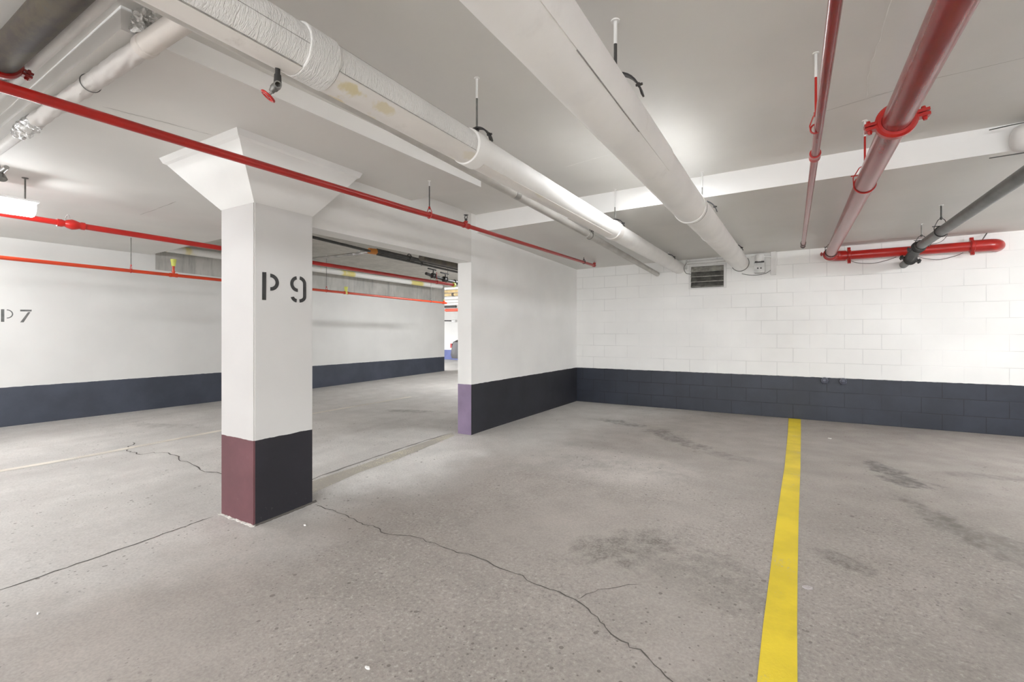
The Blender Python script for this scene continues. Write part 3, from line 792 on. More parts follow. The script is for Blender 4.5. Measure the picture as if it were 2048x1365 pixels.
# ------------------------------------------------------------------ red sprinkler branch above the stalls' edge
SX = .56
def spz(y): 
    k = [(-9.5,2.195),(-6.5,2.224),(-4.9,2.249),(-4.13,2.270),(-2.0,2.292),(-.60,2.307)]
    for (a, za), (b, zb) in zip(k[:-1], k[1:]):
        if y <= b: return za+(zb-za)*(y-a)/(b-a)
    return k[-1][1]
S = thing('sprinkler_pipe', 'long thin red sprinkler pipe passing in front of the P 9 column', 'pipe', (SX, -4, 2.25))
bm = B(); tube(bm, [(SX,y,spz(y)) for y in (-9.5,-7.6,-6.5,-5.7,-4.9,-4.13)], .0235, 20); obj('pipe', bm, M['red'], S)
bm = B(); tube(bm, [(SX,y,spz(y)) for y in (-4.13,-3,-2,-1.2,-.62)], .0205, 20); obj('pipe', bm, M['red'], S)
def tee(y, r, name='tee'):
    bm = B(); c = Vector((SX,y,spz(y)))
    lathe(bm, c, (0,1,0), [(-.045,r),(-.045,r+.007),(-.030,r+.007),(-.022,r+.004),(.022,r+.004),(.030,r+.007),(.045,r+.007),(.045,r)], 20)
    lathe(bm, c, (0,0,1), [(0,.016),(.030,.016),(.034,.019),(.044,.019)], 16)
    obj(name, bm, M['red_bright'], S)
tee(-4.08, .021)
bm = B(); c = Vector((SX,-.60,spz(-.6)))
lathe(bm, c, (0,1,0), [(-.04,.022),(-.04,.028),(-.022,.028),(0,.027),(.018,.020),(.026,.006)], 18); lathe(bm, c, (0,0,1), [(0,.020),(.030,.020),(.032,.024),(.044,.024)], 16); obj('elbow', bm, M['red_bright'], S)
def sprinkler_head(x, y, z, label, k=1.0):
    bm = B(); lathe(bm, (x,y,z), (0,0,1), [(0,.011*k),(.010*k,.011*k),(.012*k,.014*k),(.020*k,.014*k),(.022*k,.008*k),(.026*k,.007*k)], 12); t = obj('sprinkler_head', bm, M['iron'], S)
    t['label'] = label
    bm = B(); zt = z+.058*k
    for s in (-1, 1): tube(bm, [(x+s*.007*k,y,z+.020*k),(x+s*.017*k,y,z+.032*k),(x+s*.016*k,y,z+.046*k),(x,y,zt)], .0032*k, 8)
    obj('frame', bm, M['iron'], t)
    bm = B(); lathe(bm, (x,y,z+.056*k), (0,0,1), [(0,.005*k),(.003*k,.022*k),(.0055*k,.023*k),(.006*k,.004*k)], 20); obj('deflector', bm, M['iron'], t)
sprinkler_head(SX, -4.08, spz(-4.08)+.043, 'dark upright sprinkler head on the red pipe right of the column')
sprinkler_head(SX, -.60, spz(-.6)+.040, 'dark sprinkler head at the far end of the red pipe near the wall corner', .5)
hanger('red clevis hanger with thin dark rod on the red sprinkler pipe', HG, SX, -4.62, spz(-4.62), .0235, 2.5575, 'ring', 'red', 'iron_dark', .82, .045, rr=.005)
hanger('small dark loop hanger near the far end of the red sprinkler pipe', HG, SX, -1.05, spz(-1.05), .0205, 2.386, 'ring', 'iron', None, .9, .025, rr=.005)

# ------------------------------------------------------------------ red pipes on the right
RX, RZ, RR = 3.733, 2.256, .060
R = thing('fire_main', 'thick glossy red fire main running to the block wall and turning right', 'pipe', (RX, -3, RZ))
bm = B(); tube(bm, line((RX,-9.6,RZ),(RX,-.30,RZ),14), RR, 36); obj('pipe', bm, M['red_main'], R)
CYp, CZp = -.115, 2.254
bm = B(); tube(bm, line((3.90,CYp,CZp),(5.20,CYp,2.262),6), RR*.97, 32); obj('pipe', bm, M['red'], R)
bm = B(); el = [(RX,-.34,RZ),(RX,-.26,RZ)]+[(RX+.145-.145*math.cos(a), -.26+.145*math.sin(a), RZ) for a in [PI/2*i/8 for i in range(1,9)]]+[(3.92,CYp,CZp)]
tube(bm, el, RR+.008, 28); obj('elbow', bm, M['red'], R)
bm = B(); grooved_coupling(bm, (RX,-4.87,RZ), (0,1,0), RR+.002, (1,0,.12), 1.05); obj('coupling', bm, M['red_bright'], R)
bm = B(); grooved_coupling(bm, (RX,-.33,RZ), (0,1,0), RR+.002, (1,0,-.1), .8); obj('coupling', bm, M['red'], R)
bm = B(); grooved_coupling(bm, (3.955,CYp,CZp), (1,0,0), RR, (0,.2,1), .8); obj('coupling', bm, M['red'], R)
bm = B(); grooved_coupling(bm, (5.16,CYp,2.262), (1,0,0), RR, (0,.2,1), .8); obj('coupling', bm, M['red'], R)
bm = B(); e2 = [(5.14,CYp,2.262),(5.30,CYp,2.262)]+[(5.30+.10*math.sin(a), CYp+.10-.10*math.cos(a)+.0, 2.262) for a in [PI/2*i/7 for i in range(1,8)]]+[(5.40,.02,2.262)]
tube(bm, e2, RR+.012, 28); obj('elbow', bm, M['red'], R)
hanger('thin red loop hanger on the thick fire main under the ceiling step', HG, RX, -3.74, RZ, RR, hz(RX), 'ring', 'red', 'red', .66, .075, rr=.0065)
hanger('dark wire hanger on the fire main close to its elbow', HG, RX, -.55, RZ, RR, 2.415, 'ring', 'iron', None, .7, .05)
r_ = B(); tube(r_, [(5.25,-.12,2.33),(5.32,-.02,2.43)], .006, 10); tag(obj('brace_rod', r_, M['rod_grey']), 'short slanting grey rod above the right end of the red cross pipe', 'rod')

NX, NZ, NR = 3.417, 2.295, .0212
N = thing('sprinkler_pipe', 'narrow red pipe hanging left of the thick fire main', 'pipe', (NX, -3, NZ))
bm = B(); tube(bm, line((NX,-9.6,NZ),(NX,-.98,NZ-.006),14), NR, 24); obj('pipe', bm, M['red_main'], N)
bm = B(); lathe(bm, (NX,-4.42,NZ), (0,1,0), [(-.045,NR),(-.045,NR+.009),(-.030,NR+.010),(-.015,NR+.007),(.015,NR+.007),(.030,NR+.010),(.045,NR+.009),(.045,NR)], 24); obj('coupling', bm, M['red_bright'], N)
bm = B(); lathe(bm, (NX,-.985,NZ-.006), (0,1,0), [(-.03,NR),(-.03,NR+.005),(-.004,NR+.006),(.004,NR*.9)], 20); obj('end_cap', bm, M['iron_dark'], N)
hanger('red rod hanger with thin loop on the narrow red pipe', HG, NX-.012, -4.86, NZ, NR, hz(NX), 'ring', 'red', 'red', .62, .06)
hanger('small grey clip hanger at the far end of the narrow red pipe', HG, NX, -1.16, NZ-.006, NR, 2.430, 'ring', 'rod_grey', None, .7, .03)

# ------------------------------------------------------------------ dark pipe on the right
DX = 4.544
D = thing('drain_pipe', 'dark grey iron pipe with black coupling entering the block wall', 'pipe', (DX, -2, 2.2))
bm = B(); tube(bm, line((DX,-9.6,2.230),(DX,-.74,2.203),12), .0455, 28); obj('pipe', bm, M['dark_pipe'], D)
bm = B(); tube(bm, [(DX,-.80,2.203),(DX,-.66,2.196),(DX-.004,-.50,2.150),(DX-.006,-.36,2.112)], .056, 28); obj('bend', bm, M['iron'], D)
bm = B(); tube(bm, [(DX-.006,-.40,2.116),(DX-.004,.02,2.098)], .0435, 24); obj('pipe', bm, M['dark_pipe'], D)
bm = B(); grooved_coupling(bm, (DX,-.80,2.203), (0,1,0), .047, (1,0,.3), .95); obj('coupling', bm, M['iron'], D)
bm = B(); grooved_coupling(bm, (DX-.006,-.40,2.116), (0,1,-.1), .047, (1,0,-.35), .95); obj('coupling', bm, M['iron'], D)
hanger('black clevis hanger on the dark grey pipe by the right edge', HG, DX, -1.75, 2.206, .047, 2.462, 'ring', 'iron', 'iron_dark', .95, .085, rr=.007)
hanger('small dark hanger just above the dark pipe coupling', HG, DX, -.95, 2.204, .047, 2.440, 'ring', 'iron', None, .9, .06)
def cable(label, pts, r=.0035, mat='cable', name='cable'):
    bm = B(); P = [Vector(p) for p in pts]
    out = []
    for i in range(len(P)-1):
        p0, p1, p2, p3 = P[max(i-1,0)], P[i], P[i+1], P[min(i+2,len(P)-1)]
        for k in range(8):
            t = k/8
            out.append(.5*((2*p1)+(-p0+p2)*t+(2*p0-5*p1+4*p2-p3)*t*t+(-p0+3*p1-3*p2+p3)*t*t*t))
    out.append(P[-1]); tube(bm, out, r, 8)
    return tag(obj(name, bm, M[mat]), label, 'cable', 'thin cables on the block wall')
cable('thin dark cable sagging below the left half of the red cross pipe', [(3.96,-.05,2.20),(4.06,-.04,2.155),(4.22,-.04,2.138),(4.36,-.04,2.165),(4.46,-.045,2.20)])
cable('thin dark cable sagging below the right half of the red cross pipe', [(4.66,-.05,2.19),(4.76,-.04,2.155),(4.88,-.04,2.135),(5.02,-.04,2.165),(5.10,-.04,2.20)])
cable('fine grey cable looping from the dark pipe hanger to the wall', [(4.60,-1.74,2.25),(4.70,-1.2,2.24),(4.78,-.5,2.28),(4.74,-.06,2.33)], .003)

# ------------------------------------------------------------------ white rounded end by the right edge of the ceiling step
Sl = thing('pipe_sleeve', 'white rounded pipe end against the ceiling step at the right edge', 'pipe sleeve', (4.85,-3.20,2.565))
bm = B(); lathe(bm, (4.60,-3.23,2.560), (1,0,0), [(0,.02),(.004,.052),(.018,.078),(.045,.093),(.08,.097),(.9,.097)], 32); obj('pipe', bm, M['plain_white'], Sl)
bm = B(); tube(bm, [(4.50,-3.20,2.662),(4.60,-3.23,2.662),(4.75,-3.25,2.664)], .004, 8); obj('tie_wire', bm, M['cable'], Sl)
bm = B(); tube(bm, [(4.50,-3.20,2.462),(4.60,-3.22,2.459),(4.78,-3.24,2.458)], .004, 8); obj('tie_wire', bm, M['cable'], Sl)

# ------------------------------------------------------------------ back wall fittings
Vn = thing('air_vent', 'dark louvred air vent high on the block wall', 'vent', (2.175, -.02, 2.1))
bm = B(); x0,x1,z0,z1 = 1.905,2.446,1.905,2.285
for lo, hi in (((x0,-.022,z0),(x0+.035,.0,z1)),((x1-.035,-.022,z0),(x1,.0,z1)),((x0+.035,-.021,z0),(x1-.035,.0,z0+.02)),((x0+.035,-.021,z1-.03),(x1-.035,.0,z1))): box(bm, lo, hi)
obj('frame', bm, M['plain_white'], Vn, smooth=False)
bm = B(); box(bm, (x0+.03,-.004,z0+.02),(x1-.03,-.001,z1-.02)); obj('backing', bm, M['void'], Vn, smooth=False)
for i in range(4):
    zt = z1-.035-i*.079; bm = B()
    hexa(bm, [(x0+.035,-.050,zt-.080),(x1-.035,-.050,zt-.080),(x1-.035,-.046,zt-.080),(x0+.035,-.046,zt-.080),(x0+.035,-.012,zt),(x1-.035,-.012,zt),(x1-.035,-.006,zt),(x0+.035,-.006,zt)])
    box(bm, (x0+.035,-.056,zt-.084),(x1-.035,-.0505,zt-.074), 1)
    obj('louvre_blade', bm, [M['louvre_pale'] if i == 0 else M['louvre'], M['louvre_pale']], Vn, smooth=False)
bm = B(); tube(bm, [(1.88,-.035,2.318),(2.10,-.035,2.322),(2.47,-.035,2.328)], .026, 16); tag(obj('conduit', bm, M['plain_white']), 'short white horizontal conduit just above the air vent', 'conduit')
bm = B(); tube(bm, [(1.872,-.03,2.22),(1.872,-.03,2.40)], .012, 12); tube(bm, [(1.872,-.03,2.39),(1.872,-.10,2.40)], .009, 10)
tag(obj('conduit', bm, M['plain_white']), 'tiny white upright stub left of the air vent', 'conduit')
cable('black cable curling at the left side of the air vent', [(1.89,-.12,2.31),(1.85,-.10,2.24),(1.87,-.07,2.16),(1.95,-.06,2.135)], .004)
Jb = thing('junction_box', 'small grey electrical box on the block wall beside the widest pipe', 'electrical box', (2.9,-.05,2.2))
bm = B(); box(bm, (2.826,-.10,2.095),(2.965,-.001,2.255)); bmesh.ops.bevel(bm, geom=bm.edges[:], offset=.006, segments=2, affect='EDGES'); obj('box', bm, M['galv'], Jb)
bm = B(); lathe(bm, (2.895,-.055,2.258), (0,0,1), [(0,.055),(.02,.062),(.085,.062),(.105,.05),(.112,.02)], 20); obj('dome', bm, M['plain_white'], Jb)
bm = B(); box(bm, (2.835,-.105,2.238),(2.955,-.098,2.262)); obj('lid_edge', bm, M['iron_dark'], Jb)
bm = B()
for q in (2.875, 2.915): lathe(bm, (q,-.099,2.16), (0,-1,0), [(0,.012),(.004,.012)], 10)
obj('knockout', bm, M['iron_dark'], Jb)
bm = B(); box(bm, (3.035,-.045,2.06),(3.105,-.001,2.40)); bmesh.ops.bevel(bm, geom=bm.edges[:], offset=.004, segments=1, affect='EDGES')
tag(obj('conduit', bm, M['plain_white']), 'white upright conduit right of the grey electrical box', 'conduit')
bm = B(); tube(bm, [(2.78,-.06,2.335),(2.84,-.06,2.345)], .010, 10); obj('stub', bm, M['plain_white'], Jb)
bm = B(); tube(bm, [(2.95,-.06,2.33),(3.05,-.04,2.32)], .010, 10)
obj('stub', bm, M['plain_white'], Jb)
cable('dark cable drooping beneath the grey electrical box', [(2.66,-.05,2.10),(2.76,-.04,2.075),(2.88,-.04,2.07),(2.98,-.04,2.09),(3.05,-.04,2.14)], .0035)
for x, lb in ((3.688, 'navy round wall plug at the band edge, left of the pair'), (3.898, 'navy round wall plug at the band edge, right of the pair')):
    p = thing('wall_plug', lb, 'wall plug', (x,0,.565), 'round plugs on the block wall')
    bm = B(); lathe(bm, (x,.0,.562), (0,-1,0), [(0,.034),(.012,.036),(.016,.044),(.034,.046),(.044,.042),(.046,.030),(.040,.026)], 28); obj('cap', bm, M['navy_cap'], p)
    bm = B(); lathe(bm, (x,-.038,.562), (0,-1,0), [(0,.022),(.008,.020),(.011,.012),(.011,.004)], 16); obj('hub', bm, M['navy_cap'], p)
    bm = B()
    for a in (-.9, -1.9): tube(bm, [(x+.034*math.cos(a),-.012,.562+.034*math.sin(a)),(x+.050*math.cos(a),-.008,.562+.058*math.sin(a))], .007, 8)
    obj('lug', bm, M['navy_cap'], p)
# light mortar repair bars near the top of the block wall
# ------------------------------------------------------------------ pipes crossing at the upper left
Bp = thing('drain_pipe', 'fat mottled brown iron pipe at the upper left', 'pipe', (0, -7.1, 2.55))
bd = lambda x: (x, -7.10-.010*(x-.4), 2.557-.010*(x-.4))
bm = B(); tube(bm, [bd(2.2), bd(1.2), bd(.6), bd(-.01)], .0640, 32); tube(bm, [bd(.01), bd(-.8), bd(-1.82)], .061, 32); obj('pipe', bm, M['brown'], Bp)
bm = B(); grooved_coupling(bm, bd(-.05), (1,.0,-.03), .062, (0,1,-.25), .9); obj('coupling', bm, M['red_main'], Bp)
bm = B(); tube(bm, [(2.0,-6.985,2.6250),(-1.82,-6.97,2.6030)], .029, 24); tag(obj('water_pipe', bm, M['plain_white']), 'white painted pipe tight against the drop panel edge at the upper left', 'pipe')
Ip = thing('insulated_pipe', 'grey beige wrapped pipe with crumpled end under the drop panel edge', 'pipe', (0, -6.83, 2.5))
IY, IZ = -6.829, 2.504
bm = B(); tube(bm, line((1.70,IY,IZ),(.80,IY,IZ),12), .0445, 28, 0, .001); obj('jacket', bm, M['jacket_beige'], Ip)
bm = B(); tube(bm, line((.84,IY,IZ),(-.62,IY,IZ),60), .0395, 28, 0, .007); obj('jacket', bm, M['jacket_grey'], Ip)
bm = B(); tube(bm, [(-.58,IY,IZ),(-.75,IY,IZ-.01)]+line((-.8,IY,IZ-.012),(-2.6,IY+.02,IZ-.02),20), .030, 20); obj('pipe', bm, M['drain_grey'], Ip)
bm = B(); collar(bm, (.82,IY,IZ), (1,0,0), .036, .049, .055, 32, .4); obj('joint_band', bm, M['jacket_beige'], Ip)
bm = B(); tube(bm, line((-.60,IY,IZ),(-.92,IY,IZ-.01),26), [.040+.010*math.sin(i*1.9)*random.random() for i in range(26)], 28, 0, .016); obj('foil_wrap', bm, M['foil'], Ip)
bm = B(); tube(bm, [(.20+.005, IY+.0435*math.cos(2*PI*i/28), IZ+.0435*math.sin(2*PI*i/28)) for i in range(29)], .0022, 6); obj('tie_wire', bm, M['cable'], Ip)
bm = B(); bmesh.ops.create_icosphere(bm, subdivisions=4, radius=1.0)
for v in bm.verts:
    n_ = v.co.normalized(); q = 1+.55*noise.noise(n_*3.1+Vector((5,2,1)))+.35*noise.noise(n_*8.3)
    v.co = Vector((n_.x*.058, n_.y*.044, n_.z*.052))*q
bmesh.ops.translate(bm, verts=bm.verts, vec=(.83,-6.835,2.593))
tag(obj('foil_bundle', bm, M['foil']), 'crumpled silver foil bundle stuffed beside the drop panel corner', 'foil')
hr = B(); tube(hr, [(.90,-6.83,2.62),(.90,-6.83,2.663)], .006, 10); tag(obj('rod', hr, M['plain_white']), 'short white hanger rod above the silver foil bundle', 'rod')
Wb = thing('pipe_clamp', 'grey pipe clamp below the crumpled foil at the left edge', 'clamp', (-1.42,-6.80,2.36))
bm = B(); tube(bm, [(-1.50,-6.80,2.352),(-1.33,-6.80,2.358)], [.018,.014], 14); obj('barrel', bm, M['galv'], Wb)
bm = B(); lathe(bm, (-1.46,-6.80,2.345), (.5,0,-1), [(0,.012),(.02,.020),(.055,.028),(.06,.024)], 16); obj('cup', bm, M['rod_grey'], Wb)
bm = B(); tube(bm, [(-1.48,-6.80,2.36),(-1.50,-6.82,2.47)], .010, 10); obj('arm', bm, M['galv'], Wb)

# ------------------------------------------------------------------ lane light in view, and fill lights added out of view
def lamp(x, y, z, zc, label, group='wraparound lane lights', length=1.22, rods=True, mat='glow'):
    t = thing('ceiling_light', label, 'light', (x,y,z), group)
    hl = length/2; bm = B()
    prof = [(-.085,.055),(-.092,.02),(-.075,-.025),(-.035,-.05),(.035,-.05),(.075,-.025),(.092,.02),(.085,.055)]
    R0 = [bm.verts.new((x+a,y-hl,z+b)) for a, b in prof]; R1 = [bm.verts.new((x+a,y+hl,z+b)) for a, b in prof]
    for k in range(len(prof)-1): bm.faces.new((R0[k],R0[k+1],R1[k+1],R1[k]))
    bm.faces.new(R0); bm.faces.new(list(reversed(R1))); bm.faces.new((R0[0],R1[0],R1[-1],R0[-1]))
    obj('diffuser', bm, M[mat], t)
    bm = B(); box(bm, (x-.125,y-hl-.01,z+.056),(x+.125,y+hl+.01,z+.072)); obj('housing', bm, M['housing'], t, smooth=False)
    if rods:
        for s in (-1, 1):
            bm = B(); tube(bm, [(x,y+s*(hl-.05),z+.07),(x,y+s*(hl-.05),zc)], .006, 8); lathe(bm, (x,y+s*(hl-.05),zc-.008), (0,0,1), [(0,.01),(.002,.022),(.008,.022)], 12); obj('rod', bm, M['rod_grey'], t)
    return t
lamp(-2.40, -6.74, 2.285, 2.563, 'glowing white lane light hanging at the left edge', length=.66)
lamp(-2.6, 1.6, 2.60, 2.72, 'unseen fill light added behind the partition wall', rods=False, mat='glow_far')  # added out of sight to brighten the far lane wall and partition
lamp(-6.6, 6.4, 3.10, 3.25, 'unseen fill light added in the far hall behind the lane wall end', rods=False, mat='glow_hall')  # added out of sight to light the far hall
lamp(1.4, -12.0, 2.50, 2.67, 'unseen fill light added far behind the camera', mat='glow_back')  # added out of view as frontal fill
lamp(-4.3, -7.0, 2.40, 2.563, 'unseen fill light added near the lane wall left of the view', mat='glow_side', length=.9)  # added out of view to lift the floor behind the column
lamp(3.8, -12.0, 2.50, 2.69, 'unseen fill light added behind the camera on the right', mat='glow_back')  # second frontal fill added out of view
t = thing('ceiling_light', 'shallow unseen fill light added behind the widest white pipe', 'light', (2.31,-3.95,2.62), 'wraparound lane lights')  # added panel, hidden by the pipe, to brighten the stall floor
bm = B(); box(bm, (2.20,-4.55,2.625),(2.42,-3.35,2.679)); obj('housing', bm, M['housing'], t, smooth=False)
bm = B(); box(bm, (2.215,-4.53,2.6235),(2.405,-3.37,2.6255)); obj('diffuser', bm, M['glow_stall'], t, smooth=False)
lamp(6.7, -2.6, 2.38, 2.54, 'unseen fill light added beyond the right edge near the block wall', mat='glow_right')  # added out of view to lift the block wall and partition

# ------------------------------------------------------------------ red pipes along the lane
U = thing('sprinkler_pipe', 'red pipe with union fitting leading past the glowing lane light', 'pipe', (-2.87,-4,2.14))
uz = lambda y: 2.302-.0105*(y+6.1)
bm = B(); tube(bm, [(-2.87,y,uz(y)) for y in (-10.5,-6.10)], .0275, 20); tube(bm, [(-2.87,y,uz(y)) for y in (-5.95,-3,.15)], .0300, 20); obj('pipe', bm, M['red_bright'], U)
bm = B(); c = Vector((-2.87,-6.02,uz(-6.02)))
lathe(bm, c, (0,1,0), [(-.11,.026),(-.11,.036),(-.075,.038),(-.055,.030),(-.03,.042),(.0,.052),(.03,.046),(.06,.034),(.075,.038),(.10,.038),(.105,.027)], 22); obj('union', bm, M['red_bright'], U)
bm = B(); tube(bm, [(-2.87+.06*math.sin(a), -6.05, uz(-6.05)+.04+.05*math.cos(a)) for a in [math.radians(-80+i*16) for i in range(11)]], .0035, 8); obj('tie_wire', bm, M['galv'], U)
bm = B(); lathe(bm, (-2.87,.13,uz(.13)), (0,1,0), [(-.02,.026),(-.02,.05),(.03,.05)], 16); obj('end_cap', bm, M['yellow_cap'], U)
hanger('pink painted hanger on the far end of the lane pipe near the opening corner', HG, -2.87, -.42, uz(-.42), .030, 2.72, 'ring', 'red', 'red', .35, .05)
Q = thing('sprinkler_pipe', 'orange red pipe running along the lane wall above P 7', 'pipe', (-4.442,-3,2.06))
qz = lambda y: 2.072-.0110*(y+5.5)
bm = B(); tube(bm, [(-4.442,y,qz(y)) for y in (-10.5,-6,-3,0,1.85)], .0235, 20); obj('pipe', bm, M['red_orange'], Q)
for y in (-4.443, -1.363, 1.749):
    bm = B(); lathe(bm, (-4.442,y,qz(y)), (0,1,0), [(-.05,.024),(-.05,.031),(-.03,.031),(-.02,.028),(.02,.028),(.03,.031),(.05,.031),(.05,.024)], 18)
    lathe(bm, (-4.442,y,qz(y)), (0,0,1), [(0,.02),(.04,.02),(.05,.024),(.06,.024)], 14)
    if y < -4: tube(bm, [(-4.442,y,qz(y)),(-4.442,y,qz(y)+.15)], .016, 14)
    obj('tee', bm, M['red_orange'], Q)
for y, h, lb in ((-4.443,.13,'lime yellow cap on a red riser, left of the column'), (-1.363,.02,'lime yellow cap on the lane wall pipe seen through the opening'), (1.749,.03,'small yellow cap at the far end of the lane wall pipe')):
    z = qz(y)+h; k = 1.0 if y < 1 else .5
    bm = B(); lathe(bm, (-4.442,y,z), (0,0,1), [(0,.022*k),(.004,.026*k),(.05*k,.030*k),(.085*k,.036*k),(.10*k,.038*k),(.104*k,.03*k)], 18)
    if y > -2: lathe(bm, (-4.442,y,z+.004), (0,0,-1), [(0,.026*k),(.03,.034*k),(.05,.030*k)], 14)
    tag(obj('protective_cap', bm, M['yellow_cap']), lb, 'cap', 'yellow caps on the lane wall pipe')
hanger('red clip hanger on the lane wall pipe, left of the column', HG, -4.442, -4.955, qz(-4.955), .0235, 2.563, 'ring', 'red_bright', 'rod_grey', .9, .055, rr=.0055)
hanger('thin long hanger on the lane wall pipe just right of the column', HG, -4.442, -1.826, qz(-1.826), .0235, 2.72, 'ring', 'red_bright', 'rod_grey', .95, .055, rr=.0055)
hanger('thin long hanger on the far end of the lane wall pipe', HG, -4.442, 1.239, qz(1.239), .0235, 2.72, 'ring', 'rod_grey', 'rod_grey', .95, .055, rr=.0055)

# ------------------------------------------------------------------ services seen through the opening
bm = B(); tube(bm, [(-2.4,-4.2,2.567),(-2.4,-3.612,2.545),(-2.4,-2.60,2.505)], .021, 14); tag(obj('water_pipe', bm, M['iron_dark']), 'thin dark pipe under the lane ceiling just right of the column', 'pipe')
Cn = thing('water_pipe', 'silver cross pipe with orange fitting under the bare concrete ceiling', 'pipe', (-3,-2.455,2.53))
bm = B(); tube(bm, [(-6.1,-2.455,2.53),(-2.53,-2.455,2.53)], .022, 14); obj('pipe', bm, M['galv'], Cn)
bm = B(); tube(bm, line((-2.95,-2.455,2.53),(-2.54,-2.455,2.53),16), .026, 14, 0, .012); obj('foil_wrap', bm, M['foil'], Cn)
bm = B(); lathe(bm, (-2.44,-2.50,2.52), (.25,1,0), [(-.07,.030),(-.07,.045),(.05,.048),(.07,.040),(.08,.028)], 18); obj('fitting', bm, M['orange_cap'], Cn)
bm = B(); tube(bm, [(-2.4,-2.45,2.535),(-2.4,-.35,2.489),(-2.4,3.0,2.43)], .034, 16); tag(obj('water_pipe', bm, M['iron_dark']), 'upper dark pipe of the pair leading away from the orange fitting', 'pipe')
bm = B(); tube(bm, [(-2.4,-2.45,2.478),(-2.4,-.35,2.424),(-2.4,3.0,2.35)], .020, 14); tag(obj('water_pipe', bm, M['iron_dark']), 'lower thinner dark pipe of the pair leading away from the orange fitting', 'pipe')
hanger('double strap hanger on the upper dark pipe of the pair', HG, -2.4, -1.72, 2.519, .036, 2.72, 'clevis', 'iron', None, .9, .03)
hanger('dark clip hanger on the lower dark pipe of the pair', HG, -2.4, -1.40, 2.452, .021, 2.72, 'ring', 'iron', None, .9, .04)
t = thing('drain_pipe', 'thick dark brown pipe at the top corner of the opening', 'pipe', (-1.2,-1,2.25))
bm = B(); tube(bm, [(-1.2,-2.75,2.290),(-1.2,-2.42,2.283),(-1.2,2.0,2.20)], .052, 18); obj('pipe', bm, M['brown'], t)
bm = B(); tube(bm, [(-1.2,-1.2,2.26),(-1.2,-1.2,2.722)], .006, 8); obj('rod', bm, M['rod_grey'], t)
bm = B(); tube(bm, line((-5.72,-4.0,2.64),(-5.72,3.2,2.60),12), .062, 20); tag(obj('insulated_pipe', bm, M['yellow_white']), 'white pipe with yellow patches along the top of the lane wall', 'pipe')
Va = thing('valve_cluster', 'black valve cluster at the far end of the lane ceiling', 'valve', (-3.0,.1,2.36))
bm = B(); tube(bm, [(-2.95,-.65,2.40),(-2.98,-.35,2.37),(-3.02,.10,2.34),(-3.05,1.2,2.30)], .030, 14); obj('pipe', bm, M['iron'], Va)
bm = B()
for (x,y,z,r) in ((-2.96,-.42,2.38,.055),(-3.0,.0,2.35,.06),(-3.04,.42,2.33,.055)):
    lathe(bm, (x,y-.06,z), (0,1,0), [(0,.03),(.02,r),(.06,r*.8),(.10,r),(.12,.03)], 16)
obj('body', bm, M['iron'], Va)
bm = B()
for (x,y,z) in ((-2.96,-.42,2.38),(-3.0,.02,2.35)):
    tube(bm, [(x,y,z),(x,y,z+.13)], .012, 10); tube(bm, [(x-.0,y-.16,z+.13),(x,y+.10,z+.12)], .014, 10)
obj('lever', bm, M['iron'], Va)
bm = B(); tube(bm, [(-3.0,.1,2.36),(-3.0,.1,2.722)], .006, 8); obj('rod', bm, M['rod_grey'], Va)
# beyond the lane wall end
far = [(2.88,.045,'plain_white','upper white pipe in the far hall'),(2.765,.052,'wood','ochre pipe high in the far hall, upper of two'),(2.64,.052,'wood','ochre pipe high in the far hall, lower of two'),
       (2.515,.044,'plain_white','middle white pipe in the far hall below the ochre pair'),(2.395,.040,'plain_white','slim white pipe in the far hall above the lowest one'),(2.29,.040,'plain_white','lowest slim white pipe in the far hall')]
for k, (z, r, m_, lb) in enumerate(far):
    t = thing('water_pipe', lb, 'pipe', (-7,6,z), 'pipes across the far hall')
    bm = B(); tube(bm, [(-13.94,6.0,z+.012),(-3.0,6.0,z-.03)], r, 16); obj('pipe', bm, M[m_], t)
    if k == 2:
        bm = B(); lathe(bm, (-7.45,6.0,z-.012), (1,0,0), [(-.05,r),(-.05,r+.007),(.05,r+.007),(.05,r)], 16, closed=True); obj('coupling', bm, M['brown'], t)
t = thing('drain_pipe', 'short dark pipe in the far hall below the white ones', 'pipe', (-9,6.3,2.21))
bm = B(); tube(bm, [(-13.94,6.3,2.24),(-7.55,6.3,2.20)], .045, 14); obj('pipe', bm, M['iron_dark'], t)
t = thing('sprinkler_pipe', 'orange pipe end hanging low in the far hall', 'pipe', (-5,6,2.03))
bm = B(); tube(bm, [(-7.62,5.8,2.045),(7.19,5.8,1.98)], .055, 16); lathe(bm, (-7.60,5.8,2.045), (-1,0,0), [(0,.055),(.04,.05),(.09,.02)], 16); obj('pipe', bm, M['red_orange'], t)
bm = B(); tube(bm, [(-11.5,8.97,1.79),(-9.86,8.97,1.75)], .025, 10); tag(obj('conduit', bm, M['iron_dark']), 'thin dark conduit across the far wall above the blue band', 'conduit')
bm = B(); lathe(bm, (-9.82,8.93,1.74), (1,0,0), [(0,.02),(.03,.06),(.10,.07),(.22,.06),(.25,.02)], 16); tag(obj('wall_light', bm, M['housing']), 'small white wall light at the end of the dark conduit', 'light')
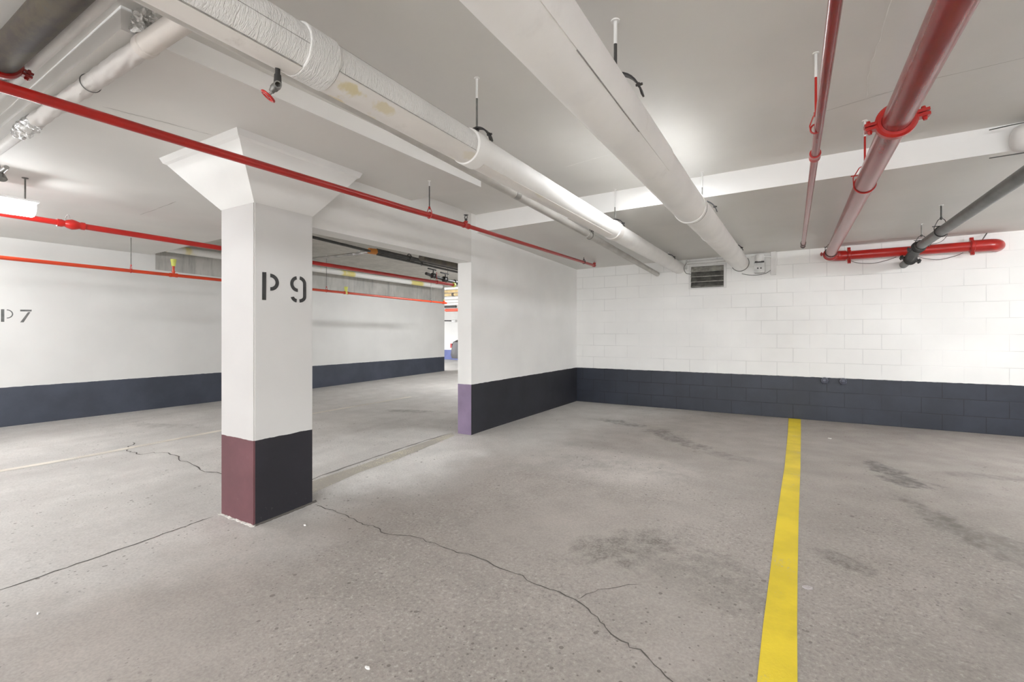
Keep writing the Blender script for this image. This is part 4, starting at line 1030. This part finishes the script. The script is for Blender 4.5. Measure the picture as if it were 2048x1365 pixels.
# parked car, only its rear corner shows past the partition
Ca = thing('car', 'dark parked car whose rear corner shows past the wall end', 'car', (-5.3,6.6,0))
bm = B()
prof = [(-7.45,.28),(-7.50,.42),(-7.47,.62),(-7.40,.88),(-7.25,.96),(-6.9,1.00),(-6.55,1.36),(-6.2,1.45),(-5.2,1.46),(-4.75,1.40),(-4.1,1.02),(-3.2,.90),(-3.0,.72),(-2.98,.42),(-3.05,.26)]
ysec = [(5.72,.86),(5.80,.96),(6.0,1.0),(7.2,1.0),(7.4,.96),(7.48,.86)]
rows = [[bm.verts.new((-5.24+(x+5.24)*s, y, .26+(z-.26)*(s if z > .9 else 1))) for x, z in prof] for y, s in ysec]
for a, b in zip(rows[:-1], rows[1:]):
    for k in range(len(prof)): bm.faces.new((a[k], a[(k+1)%len(prof)], b[(k+1)%len(prof)], b[k]))
bm.faces.new(rows[0]); bm.faces.new(list(reversed(rows[-1]))); obj('body', bm, M['car_paint'], Ca)
bm = B()
hexa(bm, [(-6.72,5.755,.98),(-4.35,5.755,.98),(-4.35,5.74,.98),(-6.72,5.74,.98),(-6.35,5.80,1.36),(-4.85,5.80,1.36),(-4.85,5.78,1.36),(-6.35,5.78,1.36)]); obj('window', bm, M['car_glass'], Ca)
bm = B(); box(bm, (-7.47,5.84,.66),(-7.40,6.15,.82)); obj('tail_lamp', bm, M['tail'], Ca)
for x, y in ((-6.7,5.80),(-3.8,5.80),(-6.7,7.40),(-3.8,7.40)):
    bm = B(); lathe(bm, (x,y-.1,.31), (0,1,0), [(0,.18),(.0,.27),(.03,.31),(.17,.31),(.2,.27),(.2,.18)], 28, closed=False); w_ = obj('wheel', bm, M['rubber'], Ca)
    bm = B(); lathe(bm, (x,y-.105,.31), (0,1,0), [(0,.05),(.02,.19),(.19,.19),(.21,.05)], 20); obj('hubcap', bm, M['galv'], w_)

# ------------------------------------------------------------------ scraps on the floor
def scrap(x, y, s, label, mat='scrap', seed=1):
    rnd = random.Random(seed); bm = B(); n_ = 9
    top = [bm.verts.new((x+s*math.cos(2*PI*i/n_)*rnd.uniform(.6,1.1), y+s*.6*math.sin(2*PI*i/n_)*rnd.uniform(.6,1.1), zf(x,y)+.003+rnd.uniform(.001,.006))) for i in range(n_)]
    bot = [bm.verts.new((v.co.x, v.co.y, zf(x,y)+.0005)) for v in top]
    bm.faces.new(top); bm.faces.new(list(reversed(bot)))
    for i in range(n_): bm.faces.new((bot[i], bot[(i+1)%n_], top[(i+1)%n_], top[i]))
    tag(obj('paper_scrap', bm, M[mat], smooth=False), label, 'litter', 'scraps on the floor')
scrap(1.813,-6.452,.012,'white chip on the floor near the bottom edge','scrap',2)
scrap(3.677,-1.273,.022,'tiny white scrap near the block wall right of the yellow line','scrap',3)
scrap(.152,-7.011,.010,'white crumb on the floor near the left bottom corner','scrap',4)
scrap(3.365,-4.93,.028,'greyish film scrap touching the right side of the yellow line','scrap_grey',5)
scrap(.35,-5.70,.012,'small pale chip on the floor beside the column base','scrap',6)
